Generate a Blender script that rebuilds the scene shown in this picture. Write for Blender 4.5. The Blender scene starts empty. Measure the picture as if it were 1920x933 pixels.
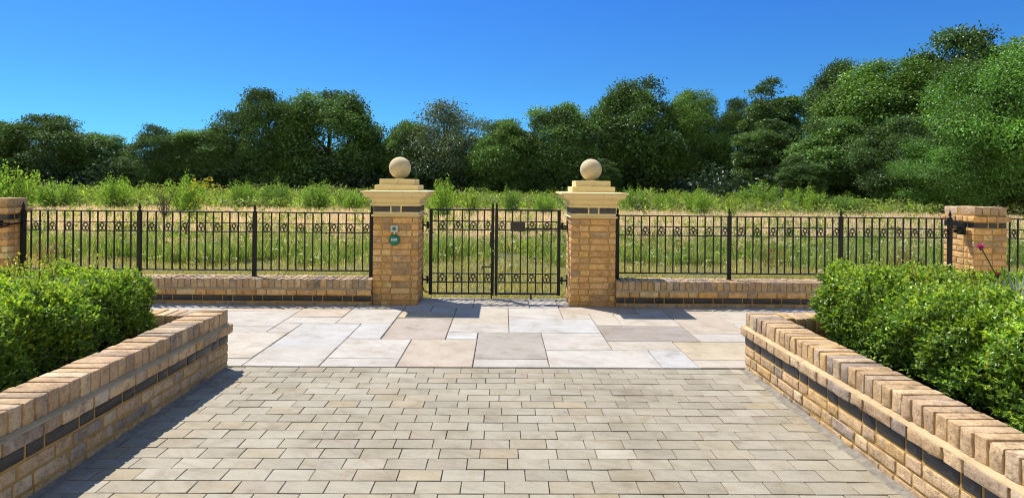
import bpy, math, random
import numpy as np

SC = bpy.context.scene
COL = SC.collection
R_ = np.random.default_rng

# ------------------------------------------------------------------ camera
EYE = 1.42
FPX, CX, CY = 1146.0, 960.0, 345.0
YAW, ROLL = 0.0150, 0.0098
cam = bpy.data.cameras.new("camera")
cam.sensor_width = 36.0
cam.lens = FPX / 1920 * 36.0
cam.shift_y = -(466.5 - CY) / 1920
cam.clip_start = 0.05
cam.clip_end = 6000
camo = bpy.data.objects.new("camera", cam)
COL.objects.link(camo)
camo.location = (0, 0, EYE)
from mathutils import Matrix
camo.rotation_euler = (Matrix.Rotation(-YAW, 3, 'Z') @ Matrix.Rotation(math.radians(90), 3, 'X') @ Matrix.Rotation(ROLL, 3, 'Z')).to_euler()
SC.camera = camo

# ------------------------------------------------------------------ light
SUNV = np.array([-0.47, 0.43, 1.0]); SUNV /= np.linalg.norm(SUNV)
ELEV = math.asin(SUNV[2]); AZ = math.atan2(SUNV[0], SUNV[1])     # clockwise from +Y
world = bpy.data.worlds.new("World"); SC.world = world
world.use_nodes = True
wn = world.node_tree
bg = wn.nodes["Background"]
sky = wn.nodes.new("ShaderNodeTexSky")
sky.sky_type = 'NISHITA'; sky.sun_disc = False
sky.sun_elevation = ELEV; sky.sun_rotation = AZ
sky.air_density = 1.0; sky.dust_density = 0.25; sky.ozone_density = 4.5
tc = wn.nodes.new("ShaderNodeTexCoord"); sp = wn.nodes.new("ShaderNodeSeparateXYZ")
wn.links.new(tc.outputs["Generated"], sp.inputs[0])
cr = wn.nodes.new("ShaderNodeValToRGB"); wn.links.new(sp.outputs[2], cr.inputs[0])
el = cr.color_ramp.elements                         # deep polarised blue low down, as the photograph's sky
el[0].position = 0.02; el[0].color = (.118, .355, .60, 1)
el[1].position = 0.16; el[1].color = (.115, .305, .50, 1)
for p_, c_ in ((.30, (.105, .295, .56, 1)), (.50, (.52, .62, .72, 1)), (1.0, (.50, .62, .74, 1))):
    q_ = el.new(p_); q_.color = c_
mx = wn.nodes.new("ShaderNodeMix"); mx.data_type = 'RGBA'; mx.blend_type = 'MULTIPLY'; mx.inputs["Factor"].default_value = 1.0
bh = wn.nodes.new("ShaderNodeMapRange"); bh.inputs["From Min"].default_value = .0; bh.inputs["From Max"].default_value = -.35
wn.links.new(sp.outputs[1], bh.inputs["Value"])     # warm tint added to the low sky behind the camera, fills shaded pier fronts
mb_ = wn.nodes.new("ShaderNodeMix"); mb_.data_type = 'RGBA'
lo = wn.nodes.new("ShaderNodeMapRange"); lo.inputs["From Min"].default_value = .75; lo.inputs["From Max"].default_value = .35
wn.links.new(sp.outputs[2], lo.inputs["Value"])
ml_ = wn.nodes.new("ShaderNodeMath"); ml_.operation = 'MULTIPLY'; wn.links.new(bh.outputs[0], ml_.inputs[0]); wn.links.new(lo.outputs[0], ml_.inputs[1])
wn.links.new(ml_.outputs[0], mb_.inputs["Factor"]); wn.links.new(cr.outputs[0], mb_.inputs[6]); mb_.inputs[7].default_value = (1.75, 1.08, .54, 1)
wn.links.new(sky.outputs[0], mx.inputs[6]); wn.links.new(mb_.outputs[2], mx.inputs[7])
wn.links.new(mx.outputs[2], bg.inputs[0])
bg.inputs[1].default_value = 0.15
sun = bpy.data.lights.new("sun", 'SUN')
sun.energy = 3.9; sun.angle = math.radians(0.53); sun.color = (1.0, 0.93, 0.81)
suno = bpy.data.objects.new("sun", sun); COL.objects.link(suno)
from mathutils import Vector
suno.rotation_euler = Vector(-SUNV).to_track_quat('-Z', 'Y').to_euler()
suno.location = (-20, 20, 40)
SC.view_settings.view_transform = 'Standard'
SC.view_settings.look = 'None'
SC.view_settings.exposure = 0.85
SC.view_settings.gamma = 1.0
SC.view_settings.use_curve_mapping = False
SC.cycles.filter_width = 1.05
SC.cycles.max_bounces = 8
SC.cycles.diffuse_bounces = 5
SC.cycles.transparent_max_bounces = 12

# ------------------------------------------------------------------ helpers
def ray(px, py):
    u = (px - CX) / FPX; v = -(py - CY) / FPX
    c, s = math.cos(ROLL), math.sin(ROLL)
    u, v = u * c - v * s, u * s + v * c
    return (math.sin(YAW) + u * math.cos(YAW), math.cos(YAW) - u * math.sin(YAW), v)
def at_y(px, py, y):                       # point of the photo's ray at distance y
    d = ray(px, py); t = y / d[1]
    return d[0] * t, EYE + d[2] * t

class MB:
    """collects vertices, faces and one colour + one random number per face"""
    def __init__(self): self.v = []; self.f = []; self.n = []; self.c = []; self.r = []; self.k = 0
    def add(self, V, F, col=(1, 1, 1), rnd=0.5):
        V = np.asarray(V, float); F = np.asarray(F, int)
        m = len(F)
        self.v.append(V); self.f.append((F + self.k).ravel()); self.n.append(np.full(m, F.shape[1]))
        c = np.asarray(col, float)
        self.c.append(np.broadcast_to(c, (m, 3)) if c.ndim == 1 else c)
        r = np.asarray(rnd, float)
        self.r.append(np.full(m, float(r)) if r.ndim == 0 else r)
        self.k += len(V)
    def mesh(self, name, mat, smooth=False):
        V = np.concatenate(self.v); L = np.concatenate(self.f); N = np.concatenate(self.n)
        C = np.concatenate(self.c); Rr = np.concatenate(self.r)
        me = bpy.data.meshes.new(name)
        me.vertices.add(len(V)); me.vertices.foreach_set("co", V.astype(np.float32).ravel())
        me.loops.add(len(L)); me.loops.foreach_set("vertex_index", L.astype(np.int32))
        me.polygons.add(len(N))
        st = np.zeros(len(N), np.int32); st[1:] = np.cumsum(N)[:-1]
        me.polygons.foreach_set("loop_start", st)
        me.polygons.foreach_set("loop_total", N.astype(np.int32))
        me.polygons.foreach_set("use_smooth", np.full(len(N), bool(smooth)))
        a = me.attributes.new("Col", 'FLOAT_COLOR', 'FACE')
        a.data.foreach_set("color", np.concatenate([C, np.ones((len(C), 1))], 1).astype(np.float32).ravel())
        b = me.attributes.new("rnd", 'FLOAT', 'FACE')
        b.data.foreach_set("value", Rr.astype(np.float32))
        me.update(calc_edges=True)
        me.materials.append(mat)
        return me

def link(name, me, parent=None, loc=None, rot=None, scale=None):
    o = bpy.data.objects.new(name, me); COL.objects.link(o)
    if parent is not None: o.parent = parent
    if loc is not None: o.location = loc
    if rot is not None: o.rotation_euler = rot
    if scale is not None: o.scale = scale
    return o
def part(name, mb, mat, parent=None, smooth=False):
    return link(name, mb.mesh(name, mat, smooth), parent)
def tag(o, label, cat, group=None):
    o['label'] = label; o['category'] = cat
    if group: o['group'] = group
    return o
def thing(name, label, cat, loc=(0, 0, 0), group=None):
    return tag(link(name, None, None, loc), label, cat, group)
def struct(o): o['kind'] = 'structure'; return o
def stuff(o, label=None, cat=None):
    o['kind'] = 'stuff'
    if label: o['label'] = label; o['category'] = cat
    return o

BOXF = [(0, 3, 2, 1), (4, 5, 6, 7), (0, 1, 5, 4), (1, 2, 6, 5), (2, 3, 7, 6), (3, 0, 4, 7)]
def box(mb, a, b, col=(1, 1, 1), rnd=.5):
    x0, y0, z0 = a; x1, y1, z1 = b
    mb.add([(x0, y0, z0), (x1, y0, z0), (x1, y1, z0), (x0, y1, z0), (x0, y0, z1), (x1, y0, z1), (x1, y1, z1), (x0, y1, z1)], BOXF, col, rnd)
def bbox(mb, a, b, r=.003, col=(1, 1, 1)):  # box with bevelled edges
    a = np.array(a, float); b = np.array(b, float)
    V, F = rounded((b - a), min(r, min(b - a) * .3), None)
    mb.add(V + (a + b) / 2, F, col)
def tube(mb, pts, r, n=6, col=(1, 1, 1), cap=True):
    P = np.asarray(pts, float); m = len(P)
    rr = np.broadcast_to(np.asarray(r, float), (m,))
    T = np.gradient(P, axis=0); T /= np.linalg.norm(T, axis=1)[:, None] + 1e-9
    up = np.array([0, 0, 1.]) if abs(T[0][2]) < .9 else np.array([1., 0, 0])
    V = []; a = np.linspace(0, 2 * np.pi, n, endpoint=False)
    for i in range(m):
        x = np.cross(up, T[i]); x /= np.linalg.norm(x) + 1e-9
        y = np.cross(T[i], x); up = y if abs(T[i] @ y) < .5 else up
        up = np.cross(T[i], x)
        up = np.cross(x, T[i]) * -1
        V.append(P[i] + rr[i] * (np.cos(a)[:, None] * x + np.sin(a)[:, None] * y))
        up = y
    V = np.concatenate(V); F = []
    for i in range(m - 1):
        for k in range(n):
            F.append((i * n + k, i * n + (k + 1) % n, (i + 1) * n + (k + 1) % n, (i + 1) * n + k))
    mb.add(V, F, col)
    if cap:
        k0 = len(V)
        mb.add(np.vstack([V[:n], P[:1]]), [((k + 1) % n, k, n) for k in range(n)], col)
        mb.add(np.vstack([V[-n:], P[-1:]]), [(k, (k + 1) % n, n) for k in range(n)], col)
def lathe(mb, prof, c, n=32, col=(1, 1, 1)):
    a = np.linspace(0, 2 * np.pi, n, endpoint=False)
    V = np.concatenate([np.stack([c[0] + r * np.cos(a), c[1] + r * np.sin(a), np.full(n, c[2] + z)], 1) for r, z in prof])
    F = [(i * n + k, i * n + (k + 1) % n, (i + 1) * n + (k + 1) % n, (i + 1) * n + k) for i in range(len(prof) - 1) for k in range(n)]
    mb.add(V, F, col)
def square_lathe(mb, prof, cx, cy, col=(1, 1, 1), close=True):   # profile of (half width x, half width y, z)
    V = []
    for hx, hy, z in prof: V += [(cx - hx, cy - hy, z), (cx + hx, cy - hy, z), (cx + hx, cy + hy, z), (cx - hx, cy + hy, z)]
    F = [(i * 4 + k, i * 4 + (k + 1) % 4, i * 4 + 4 + (k + 1) % 4, i * 4 + 4 + k) for i in range(len(prof) - 1) for k in range(4)]
    if close: F += [(3, 2, 1, 0), tuple(4 * (len(prof) - 1) + k for k in range(4))]
    mb.add(V, F, col)

_lat = {}
def lattice(nx, ny, nz):
    if (nx, ny, nz) in _lat: return _lat[(nx, ny, nz)]
    idx = {}; L = []
    for i in range(nx):
        for j in range(ny):
            for k in range(nz):
                if i in (0, nx - 1) or j in (0, ny - 1) or k in (0, nz - 1):
                    idx[(i, j, k)] = len(L); L.append((i, j, k))
    F = []
    g = lambda *t: idx[t]
    for i in range(nx - 1):
        for j in range(ny - 1):
            F.append((g(i, j, 0), g(i, j + 1, 0), g(i + 1, j + 1, 0), g(i + 1, j, 0)))
            F.append((g(i, j, nz - 1), g(i + 1, j, nz - 1), g(i + 1, j + 1, nz - 1), g(i, j + 1, nz - 1)))
    for i in range(nx - 1):
        for k in range(nz - 1):
            F.append((g(i, 0, k), g(i + 1, 0, k), g(i + 1, 0, k + 1), g(i, 0, k + 1)))
            F.append((g(i, ny - 1, k), g(i, ny - 1, k + 1), g(i + 1, ny - 1, k + 1), g(i + 1, ny - 1, k)))
    for j in range(ny - 1):
        for k in range(nz - 1):
            F.append((g(0, j, k), g(0, j, k + 1), g(0, j + 1, k + 1), g(0, j + 1, k)))
            F.append((g(nx - 1, j, k), g(nx - 1, j + 1, k), g(nx - 1, j + 1, k + 1), g(nx - 1, j, k + 1)))
    _lat[(nx, ny, nz)] = (np.array(L), np.array(F)); return _lat[(nx, ny, nz)]
def rounded(size, r, rng, mids=(0, 0, 0), noise=0.0, chip=0.0):
    h = np.array(size, float) / 2
    ax = []
    for d in range(3):
        inner = np.linspace(-h[d] + r, h[d] - r, 2 + mids[d])
        ax.append(np.concatenate([[-h[d]], inner, [h[d]]]))
    L, F = lattice(*[len(a) for a in ax])
    P = np.stack([ax[d][L[:, d]] for d in range(3)], 1)
    c = np.clip(P, -h + r, h - r); dl = P - c
    ln = np.linalg.norm(dl, axis=1)
    P = c + dl / np.maximum(ln, 1e-9)[:, None] * np.where(ln > 0, r, 0)[:, None]
    if rng is not None and noise:
        P = P + rng.normal(0, noise, P.shape)
        P = P * (1 + rng.normal(0, .006, 3))
        if chip:
            for q in range(rng.integers(0, 4)):
                cn = h * rng.choice([-1, 1], 3) * np.array([rng.choice([1, rng.uniform(0, 1)]), 1, 1])
                dd = np.linalg.norm(P - cn, axis=1); rad = rng.uniform(.015, .035)
                w = np.clip(1 - dd / rad, 0, 1)
                P = P - (cn / np.linalg.norm(cn)) * (w * rng.uniform(.3, 1) * chip)[:, None]
    return P, F

# ------------------------------------------------------------------ materials
def newmat(name):
    m = bpy.data.materials.new(name); m.use_nodes = True
    nt = m.node_tree; return m, nt, nt.nodes["Principled BSDF"]
def N(nt, t, **kw):
    n = nt.nodes.new(t)
    for k, v in kw.items():
        if k in n.inputs: n.inputs[k].default_value = v
        else: setattr(n, k, v)
    return n
def noise(nt, scale, detail=4, rough=.55, vec=None, dist=0.0):
    n = N(nt, "ShaderNodeTexNoise"); n.inputs["Scale"].default_value = scale
    n.inputs["Detail"].default_value = detail; n.inputs["Roughness"].default_value = rough
    n.inputs["Distortion"].default_value = dist
    if vec is not None: nt.links.new(vec, n.inputs["Vector"])
    return n
def ramp(nt, fac, stops):
    r = N(nt, "ShaderNodeValToRGB"); nt.links.new(fac, r.inputs[0])
    e = r.color_ramp.elements
    while len(e) > 1: e.remove(e[-1])
    e[0].position = stops[0][0]; e[0].color = (*stops[0][1], 1) if len(stops[0][1]) == 3 else stops[0][1]
    for p, c in stops[1:]:
        q = e.new(p); q.color = (*c, 1)
    return r
def mix(nt, mode, fac, a, b):
    m = N(nt, "ShaderNodeMix", data_type='RGBA', blend_type=mode)
    for sock, val in ((m.inputs["Factor"], fac), (m.inputs["A"] if False else m.inputs[6], a), (m.inputs[7], b)):
        if hasattr(val, "is_output"): nt.links.new(val, sock)
        elif isinstance(val, (tuple, list)): sock.default_value = (*val, 1)
        else: sock.default_value = val
    return m.outputs[2]
def bump(nt, h, strength, dist, bsdf, prev=None):
    b = N(nt, "ShaderNodeBump"); b.inputs["Strength"].default_value = strength; b.inputs["Distance"].default_value = dist
    nt.links.new(h, b.inputs["Height"])
    if prev is not None: nt.links.new(prev, b.inputs["Normal"])
    nt.links.new(b.outputs[0], bsdf.inputs["Normal"]); return b.outputs[0]
def attr(nt, name): return N(nt, "ShaderNodeAttribute", attribute_name=name)
def objco(nt): return N(nt, "ShaderNodeTexCoord").outputs["Object"]
def shifted(nt):                                   # object coordinates moved by the piece's own random number
    co = objco(nt); a = attr(nt, "rnd")
    m = N(nt, "ShaderNodeVectorMath", operation='MULTIPLY_ADD')
    cb = N(nt, "ShaderNodeCombineXYZ")
    for k in range(3): nt.links.new(a.outputs["Fac"], cb.inputs[k])
    m.inputs[1].default_value = (37., 53., 71.)
    nt.links.new(cb.outputs[0], m.inputs[0]); nt.links.new(co, m.inputs[2])
    return m.outputs[0]

def mat_brick():
    m, nt, b = newmat("stock_brick")
    v = shifted(nt); c = attr(nt, "Col").outputs["Color"]
    n1 = noise(nt, 14, 5, .65, v); n2 = noise(nt, 70, 4, .7, v); n3 = noise(nt, 6, 3, .5, v, 1.2)
    k = mix(nt, 'MULTIPLY', 1.0, c, ramp(nt, n1.outputs[0], [(.28, (.50, .46, .44)), (.44, (.88, .86, .84)), (.58, (1.04, 1.03, 1.02)), (.75, (1.25, 1.20, 1.12))]).outputs[0])
    k = mix(nt, 'MULTIPLY', .8, k, ramp(nt, n2.outputs[0], [(.33, (.55, .53, .51)), (.48, (.98, .98, .98)), (.66, (1.12, 1.12, 1.12))]).outputs[0])
    k = mix(nt, 'MIX', ramp(nt, n3.outputs[0], [(.62, (0, 0, 0)), (.72, (.55, .55, .55))]).outputs[0], k, (.50, .46, .40))
    nt.links.new(k, b.inputs["Base Color"]); b.inputs["Roughness"].default_value = .9
    b.inputs["Specular IOR Level"].default_value = .25
    p = bump(nt, n1.outputs[0], .8, .012, b); bump(nt, n2.outputs[0], .8, .004, b, p)
    return m
def mat_blue():
    m, nt, b = newmat("blue_brick")
    v = shifted(nt); c = attr(nt, "Col").outputs["Color"]; n1 = noise(nt, 25, 4, .6, v)
    k = mix(nt, 'MULTIPLY', 1, c, ramp(nt, n1.outputs[0], [(.3, (.75, .75, .78)), (.7, (1.3, 1.27, 1.25))]).outputs[0])
    nt.links.new(k, b.inputs["Base Color"]); b.inputs["Roughness"].default_value = .48
    bump(nt, n1.outputs[0], .25, .003, b); return m
def mat_simple(name, stops, scale, rough, bscale=60, bstr=.4, bdist=.004, detail=5, spec=.3):
    m, nt, b = newmat(name); co = objco(nt)
    n1 = noise(nt, scale, detail, .6, co); n2 = noise(nt, bscale, 4, .6, co)
    k = ramp(nt, n1.outputs[0], stops).outputs[0]
    n3 = noise(nt, scale * 2.3, 6, .7, co, .6)
    k = mix(nt, 'MULTIPLY', .55, k, ramp(nt, n3.outputs[0], [(.32, (.62, .60, .58)), (.46, (1, 1, 1))]).outputs[0])
    k = mix(nt, 'MULTIPLY', .5, k, ramp(nt, n2.outputs[0], [(.3, (.8, .8, .8)), (.7, (1.1, 1.1, 1.1))]).outputs[0])
    nt.links.new(k, b.inputs["Base Color"]); b.inputs["Roughness"].default_value = rough
    b.inputs["Specular IOR Level"].default_value = spec
    if bstr: bump(nt, n2.outputs[0], bstr, bdist, b)
    return m
def mat_paving(name, vein, spots, rough=.75):
    m, nt, b = newmat(name); v = shifted(nt); c = attr(nt, "Col").outputs["Color"]
    rn = attr(nt, "rnd").outputs["Fac"]
    rot = N(nt, "ShaderNodeVectorRotate", rotation_type='Z_AXIS'); nt.links.new(v, rot.inputs["Vector"])
    ml = N(nt, "ShaderNodeMath", operation='MULTIPLY'); nt.links.new(rn, ml.inputs[0]); ml.inputs[1].default_value = 1.1
    nt.links.new(ml.outputs[0], rot.inputs["Angle"])
    mp = N(nt, "ShaderNodeMapping"); mp.inputs["Scale"].default_value = (1.2, 7, 1); nt.links.new(rot.outputs[0], mp.inputs["Vector"])
    n1 = noise(nt, vein, 5, .6, mp.outputs[0], .8); n2 = noise(nt, 5, 5, .65, v); n3 = noise(nt, 120, 3, .6, v); n4 = noise(nt, 2.2, 4, .6, objco(nt))
    k = mix(nt, 'MULTIPLY', 1, c, ramp(nt, n1.outputs[0], [(.34, (.90, .88, .85)), (.5, (1, 1, 1)), (.66, (1.04, 1.03, 1.02))]).outputs[0])
    k = mix(nt, 'MULTIPLY', 1, k, ramp(nt, n2.outputs[0], [(.3, (.74, .71, .69)), (.42, (.93, .92, .91)), (.55, (1, 1, 1)), (.7, (1.05, 1.05, 1.05))]).outputs[0])
    k = mix(nt, 'MULTIPLY', .6, k, ramp(nt, n3.outputs[0], [(.3, (.86, .86, .85)), (.6, (1.05, 1.05, 1.05))]).outputs[0])
    k = mix(nt, 'MULTIPLY', spots, k, ramp(nt, n4.outputs[0], [(.32, (.8, .78, .74)), (.5, (1, 1, 1))]).outputs[0])
    n5 = noise(nt, 3.1, 7, .68, v, 1.6); n6 = noise(nt, .9, 5, .62, objco(nt))
    k = mix(nt, 'MULTIPLY', 1, k, ramp(nt, n5.outputs[0], [(.54, (1, 1, 1)), (.63, (.95, .91, .84)), (.70, (.80, .75, .69)), (.76, (1, .98, .95))]).outputs[0])
    k = mix(nt, 'MULTIPLY', spots, k, ramp(nt, n6.outputs[0], [(.36, (.80, .78, .74)), (.5, (1, 1, 1))]).outputs[0])
    nt.links.new(k, b.inputs["Base Color"]); b.inputs["Roughness"].default_value = rough
    b.inputs["Specular IOR Level"].default_value = .3
    p = bump(nt, n2.outputs[0], .35, .006, b); p = bump(nt, n1.outputs[0], .25, .004, b, p); bump(nt, n3.outputs[0], .3, .0015, b, p)
    return m
def mat_leaf(name, transl=.4, gloss=.09, rough=.42):
    m = bpy.data.materials.new(name); m.use_nodes = True; nt = m.node_tree
    nt.nodes.clear(); out = N(nt, "ShaderNodeOutputMaterial")
    c = attr(nt, "Col").outputs["Color"]
    d = N(nt, "ShaderNodeBsdfDiffuse"); t = N(nt, "ShaderNodeBsdfTranslucent"); g = N(nt, "ShaderNodeBsdfGlossy"); g.inputs["Roughness"].default_value = rough
    g.inputs["Color"].default_value = (.9, .95, 1, 1)
    nt.links.new(c, d.inputs[0])
    nt.links.new(mix(nt, 'MULTIPLY', 1, c, (1.5, 1.35, .6)), t.inputs[0])
    m1 = N(nt, "ShaderNodeMixShader"); m1.inputs[0].default_value = transl
    nt.links.new(d.outputs[0], m1.inputs[1]); nt.links.new(t.outputs[0], m1.inputs[2])
    m2 = N(nt, "ShaderNodeMixShader"); m2.inputs[0].default_value = gloss
    nt.links.new(m1.outputs[0], m2.inputs[1]); nt.links.new(g.outputs[0], m2.inputs[2])
    nt.links.new(m2.outputs[0], out.inputs[0]); return m
def mat_plain(name, col, rough, metal=0, spec=.5):
    m, nt, b = newmat(name); n = noise(nt, 40, 3, .5, objco(nt))
    k = mix(nt, 'MULTIPLY', 1, tuple(col), ramp(nt, n.outputs[0], [(.3, (.85, .85, .85)), (.7, (1.1, 1.1, 1.1))]).outputs[0])
    nt.links.new(k, b.inputs["Base Color"]); b.inputs["Roughness"].default_value = rough; b.inputs["Metallic"].default_value = metal
    b.inputs["Specular IOR Level"].default_value = spec
    return m

M_BRICK = mat_brick(); M_BLUE = mat_blue()
M_MORTAR = mat_simple("golden_mortar", [(.3, (.34, .205, .06)), (.7, (.46, .295, .10))], 9, .95, 150, .6, .003)
M_FILLET = mat_simple("sand_mortar", [(.3, (.40, .29, .16)), (.7, (.52, .40, .24))], 6, .95, 150, .5, .003)
M_STONE = mat_simple("cast_stone", [(.3, (.70, .55, .27)), (.6, (.76, .61, .32)), (.8, (.79, .66, .39))], 5, .85, 130, .3, .002)
M_BALL = mat_simple("ball_stone", [(.3, (.50, .41, .25)), (.7, (.62, .52, .34))], 5, .85, 130, .3, .002)
M_IRON = mat_plain("black_iron_paint", (.008, .008, .009), .45, 0, .3)
M_FLAG = mat_paving("sandstone_flag", 2.2, .5)
M_SETT = mat_paving("sandstone_sett", 3.0, .7)
M_BED = mat_simple("jointing_sand", [(.3, (.16, .14, .11)), (.7, (.28, .25, .20))], 20, .95, 200, .5, .003)
M_EDGE = mat_simple("grey_haunching", [(.3, (.15, .135, .11)), (.7, (.27, .245, .205))], 20, .95, 200, .6, .004)
M_SOIL = mat_simple("dark_soil", [(.3, (.018, .013, .009)), (.7, (.05, .038, .028))], 18, .95, 90, 1.0, .02)
M_BARK = mat_simple("bark", [(.3, (.05, .04, .03)), (.7, (.14, .11, .085))], 6, .95, 30, .8, .03)
M_LEAF = mat_leaf("tree_leaf", .22, .035, .45)
M_BOX = mat_leaf("hedge_leaf", .45, .035, .4)
M_GRASS = mat_leaf("grass_blade", .45, .015, .5)
M_SHRUB = mat_leaf("shrub_leaf", .5, .015, .5)
M_GREY = mat_plain("grey_plastic", (.45, .47, .46), .45)
M_GREEN = mat_plain("green_plastic", (.0, .16, .10), .35)
M_WHITE = mat_plain("white_plastic", (.75, .76, .74), .5)
M_BRASS = mat_plain("brass", (.55, .38, .14), .35, 1.0)
M_STEEL = mat_plain("steel", (.45, .45, .45), .4, 1.0)
M_DARK = mat_plain("dark_print", (.03, .04, .04), .5)
M_PINK = mat_leaf("petal", .35, .05, .5)

# ------------------------------------------------------------------ ground
def mat_ground():
    m, nt, b = newmat("meadow_soil"); co = objco(nt)
    sp = N(nt, "ShaderNodeSeparateXYZ"); nt.links.new(co, sp.inputs[0])
    nz = noise(nt, .18, 5, .6, co)
    ad = N(nt, "ShaderNodeMath", operation='MULTIPLY_ADD'); nt.links.new(nz.outputs[0], ad.inputs[0]); ad.inputs[1].default_value = 9.; nt.links.new(sp.outputs[1], ad.inputs[2])
    dv = N(nt, "ShaderNodeMath", operation='DIVIDE'); nt.links.new(ad.outputs[0], dv.inputs[0]); dv.inputs[1].default_value = 60.
    base = ramp(nt, dv.outputs[0], [(.19, (.25, .215, .105)), (.26, (.12, .135, .05)), (.38, (.16, .16, .07)), (.42, (.50, .40, .33)), (.66, (.44, .35, .27)), (.78, (.13, .14, .05)), (1, (.05, .06, .025))]).outputs[0]
    n2 = noise(nt, 4, 6, .7, co); n3 = noise(nt, 40, 4, .7, co)
    k = mix(nt, 'MULTIPLY', 1, base, ramp(nt, n2.outputs[0], [(.3, (.6, .62, .5)), (.6, (1.1, 1.1, 1.05))]).outputs[0])
    k = mix(nt, 'MULTIPLY', 1, k, ramp(nt, n3.outputs[0], [(.3, (.6, .6, .55)), (.65, (1.15, 1.15, 1.1))]).outputs[0])
    nt.links.new(k, b.inputs["Base Color"]); b.inputs["Roughness"].default_value = 1
    bump(nt, n3.outputs[0], .8, .03, b); return m
g = MB(); S = 2500
g.add([(-S, -S, -.045), (S, -S, -.045), (S, S, -.045), (-S, S, -.045)], [(0, 1, 2, 3)])
struct(part("ground", g, mat_ground()))
g = MB(); box(g, (-9.5, -4, -.040), (9.5, 7.60, -.012))
struct(part("paving_bed", g, M_BED))

# setts ---------------------------------------------------------------
def slab(mb, x0, x1, y0, y1, z, ch, col, rnd, rng, jit=.0015, tilt=.0012, th=.03):
    d = rng.uniform(-jit, jit, 8)
    xs = [x0 + d[0], x1 + d[1], x1 + d[2], x0 + d[3]]; ys = [y0 + d[4], y0 + d[5], y1 + d[6], y1 + d[7]]
    zt = z + rng.normal(0, tilt, 4)
    cx, cy = (x0 + x1) / 2, (y0 + y1) / 2
    V = [(xs[i], ys[i], z - th) for i in range(4)] + [(xs[i], ys[i], zt[i] - ch) for i in range(4)]
    V += [(xs[i] + (ch if xs[i] < cx else -ch), ys[i] + (ch if ys[i] < cy else -ch), zt[i]) for i in range(4)]
    F = [(k, (k + 1) % 4, 4 + (k + 1) % 4, 4 + k) for k in range(4)] + [(4 + k, 4 + (k + 1) % 4, 8 + (k + 1) % 4, 8 + k) for k in range(4)] + [(8, 9, 10, 11)]
    mb.add(V, F, col, rnd)
rng = R_(7)
XL, XR, YE_L, YE_R = -2.09, 1.90, 4.71, 4.74      # planter faces and far ends
SETTCOL = np.array((.645, .625, .575)) * np.array([(.50, .465, .385), (.52, .487, .415), (.485, .452, .378), (.50, .452, .358), (.535, .503, .435), (.482, .440, .375), (.505, .445, .335), (.46, .428, .362)])
SETTP = np.array([.24, .20, .16, .12, .12, .07, .04, .05])
mb = MB(); y = 4.715; row = 0; pitch = .1195
while y > -2.6:
    x = XL + .035 + (0 if row % 2 else -.11) + rng.uniform(-.018, .018)
    while x < XR - .02:
        L = .203 + rng.normal(0, .003)
        a, bq = max(x, XL + .03 + rng.uniform(0, .008)), min(x + L, XR - .045 - rng.uniform(0, .008))
        if bq - a > .03:
            c = SETTCOL[rng.choice(8, p=SETTP)] * rng.normal(1, .03)
            slab(mb, a, bq, y - pitch + .0065, y, rng.normal(0, .0008), .0016, c, rng.random(), rng, .0010, .0009)
        x += L + .0045
    y -= pitch; row += 1
struct(part("sett_paving", mb, M_SETT))

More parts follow.
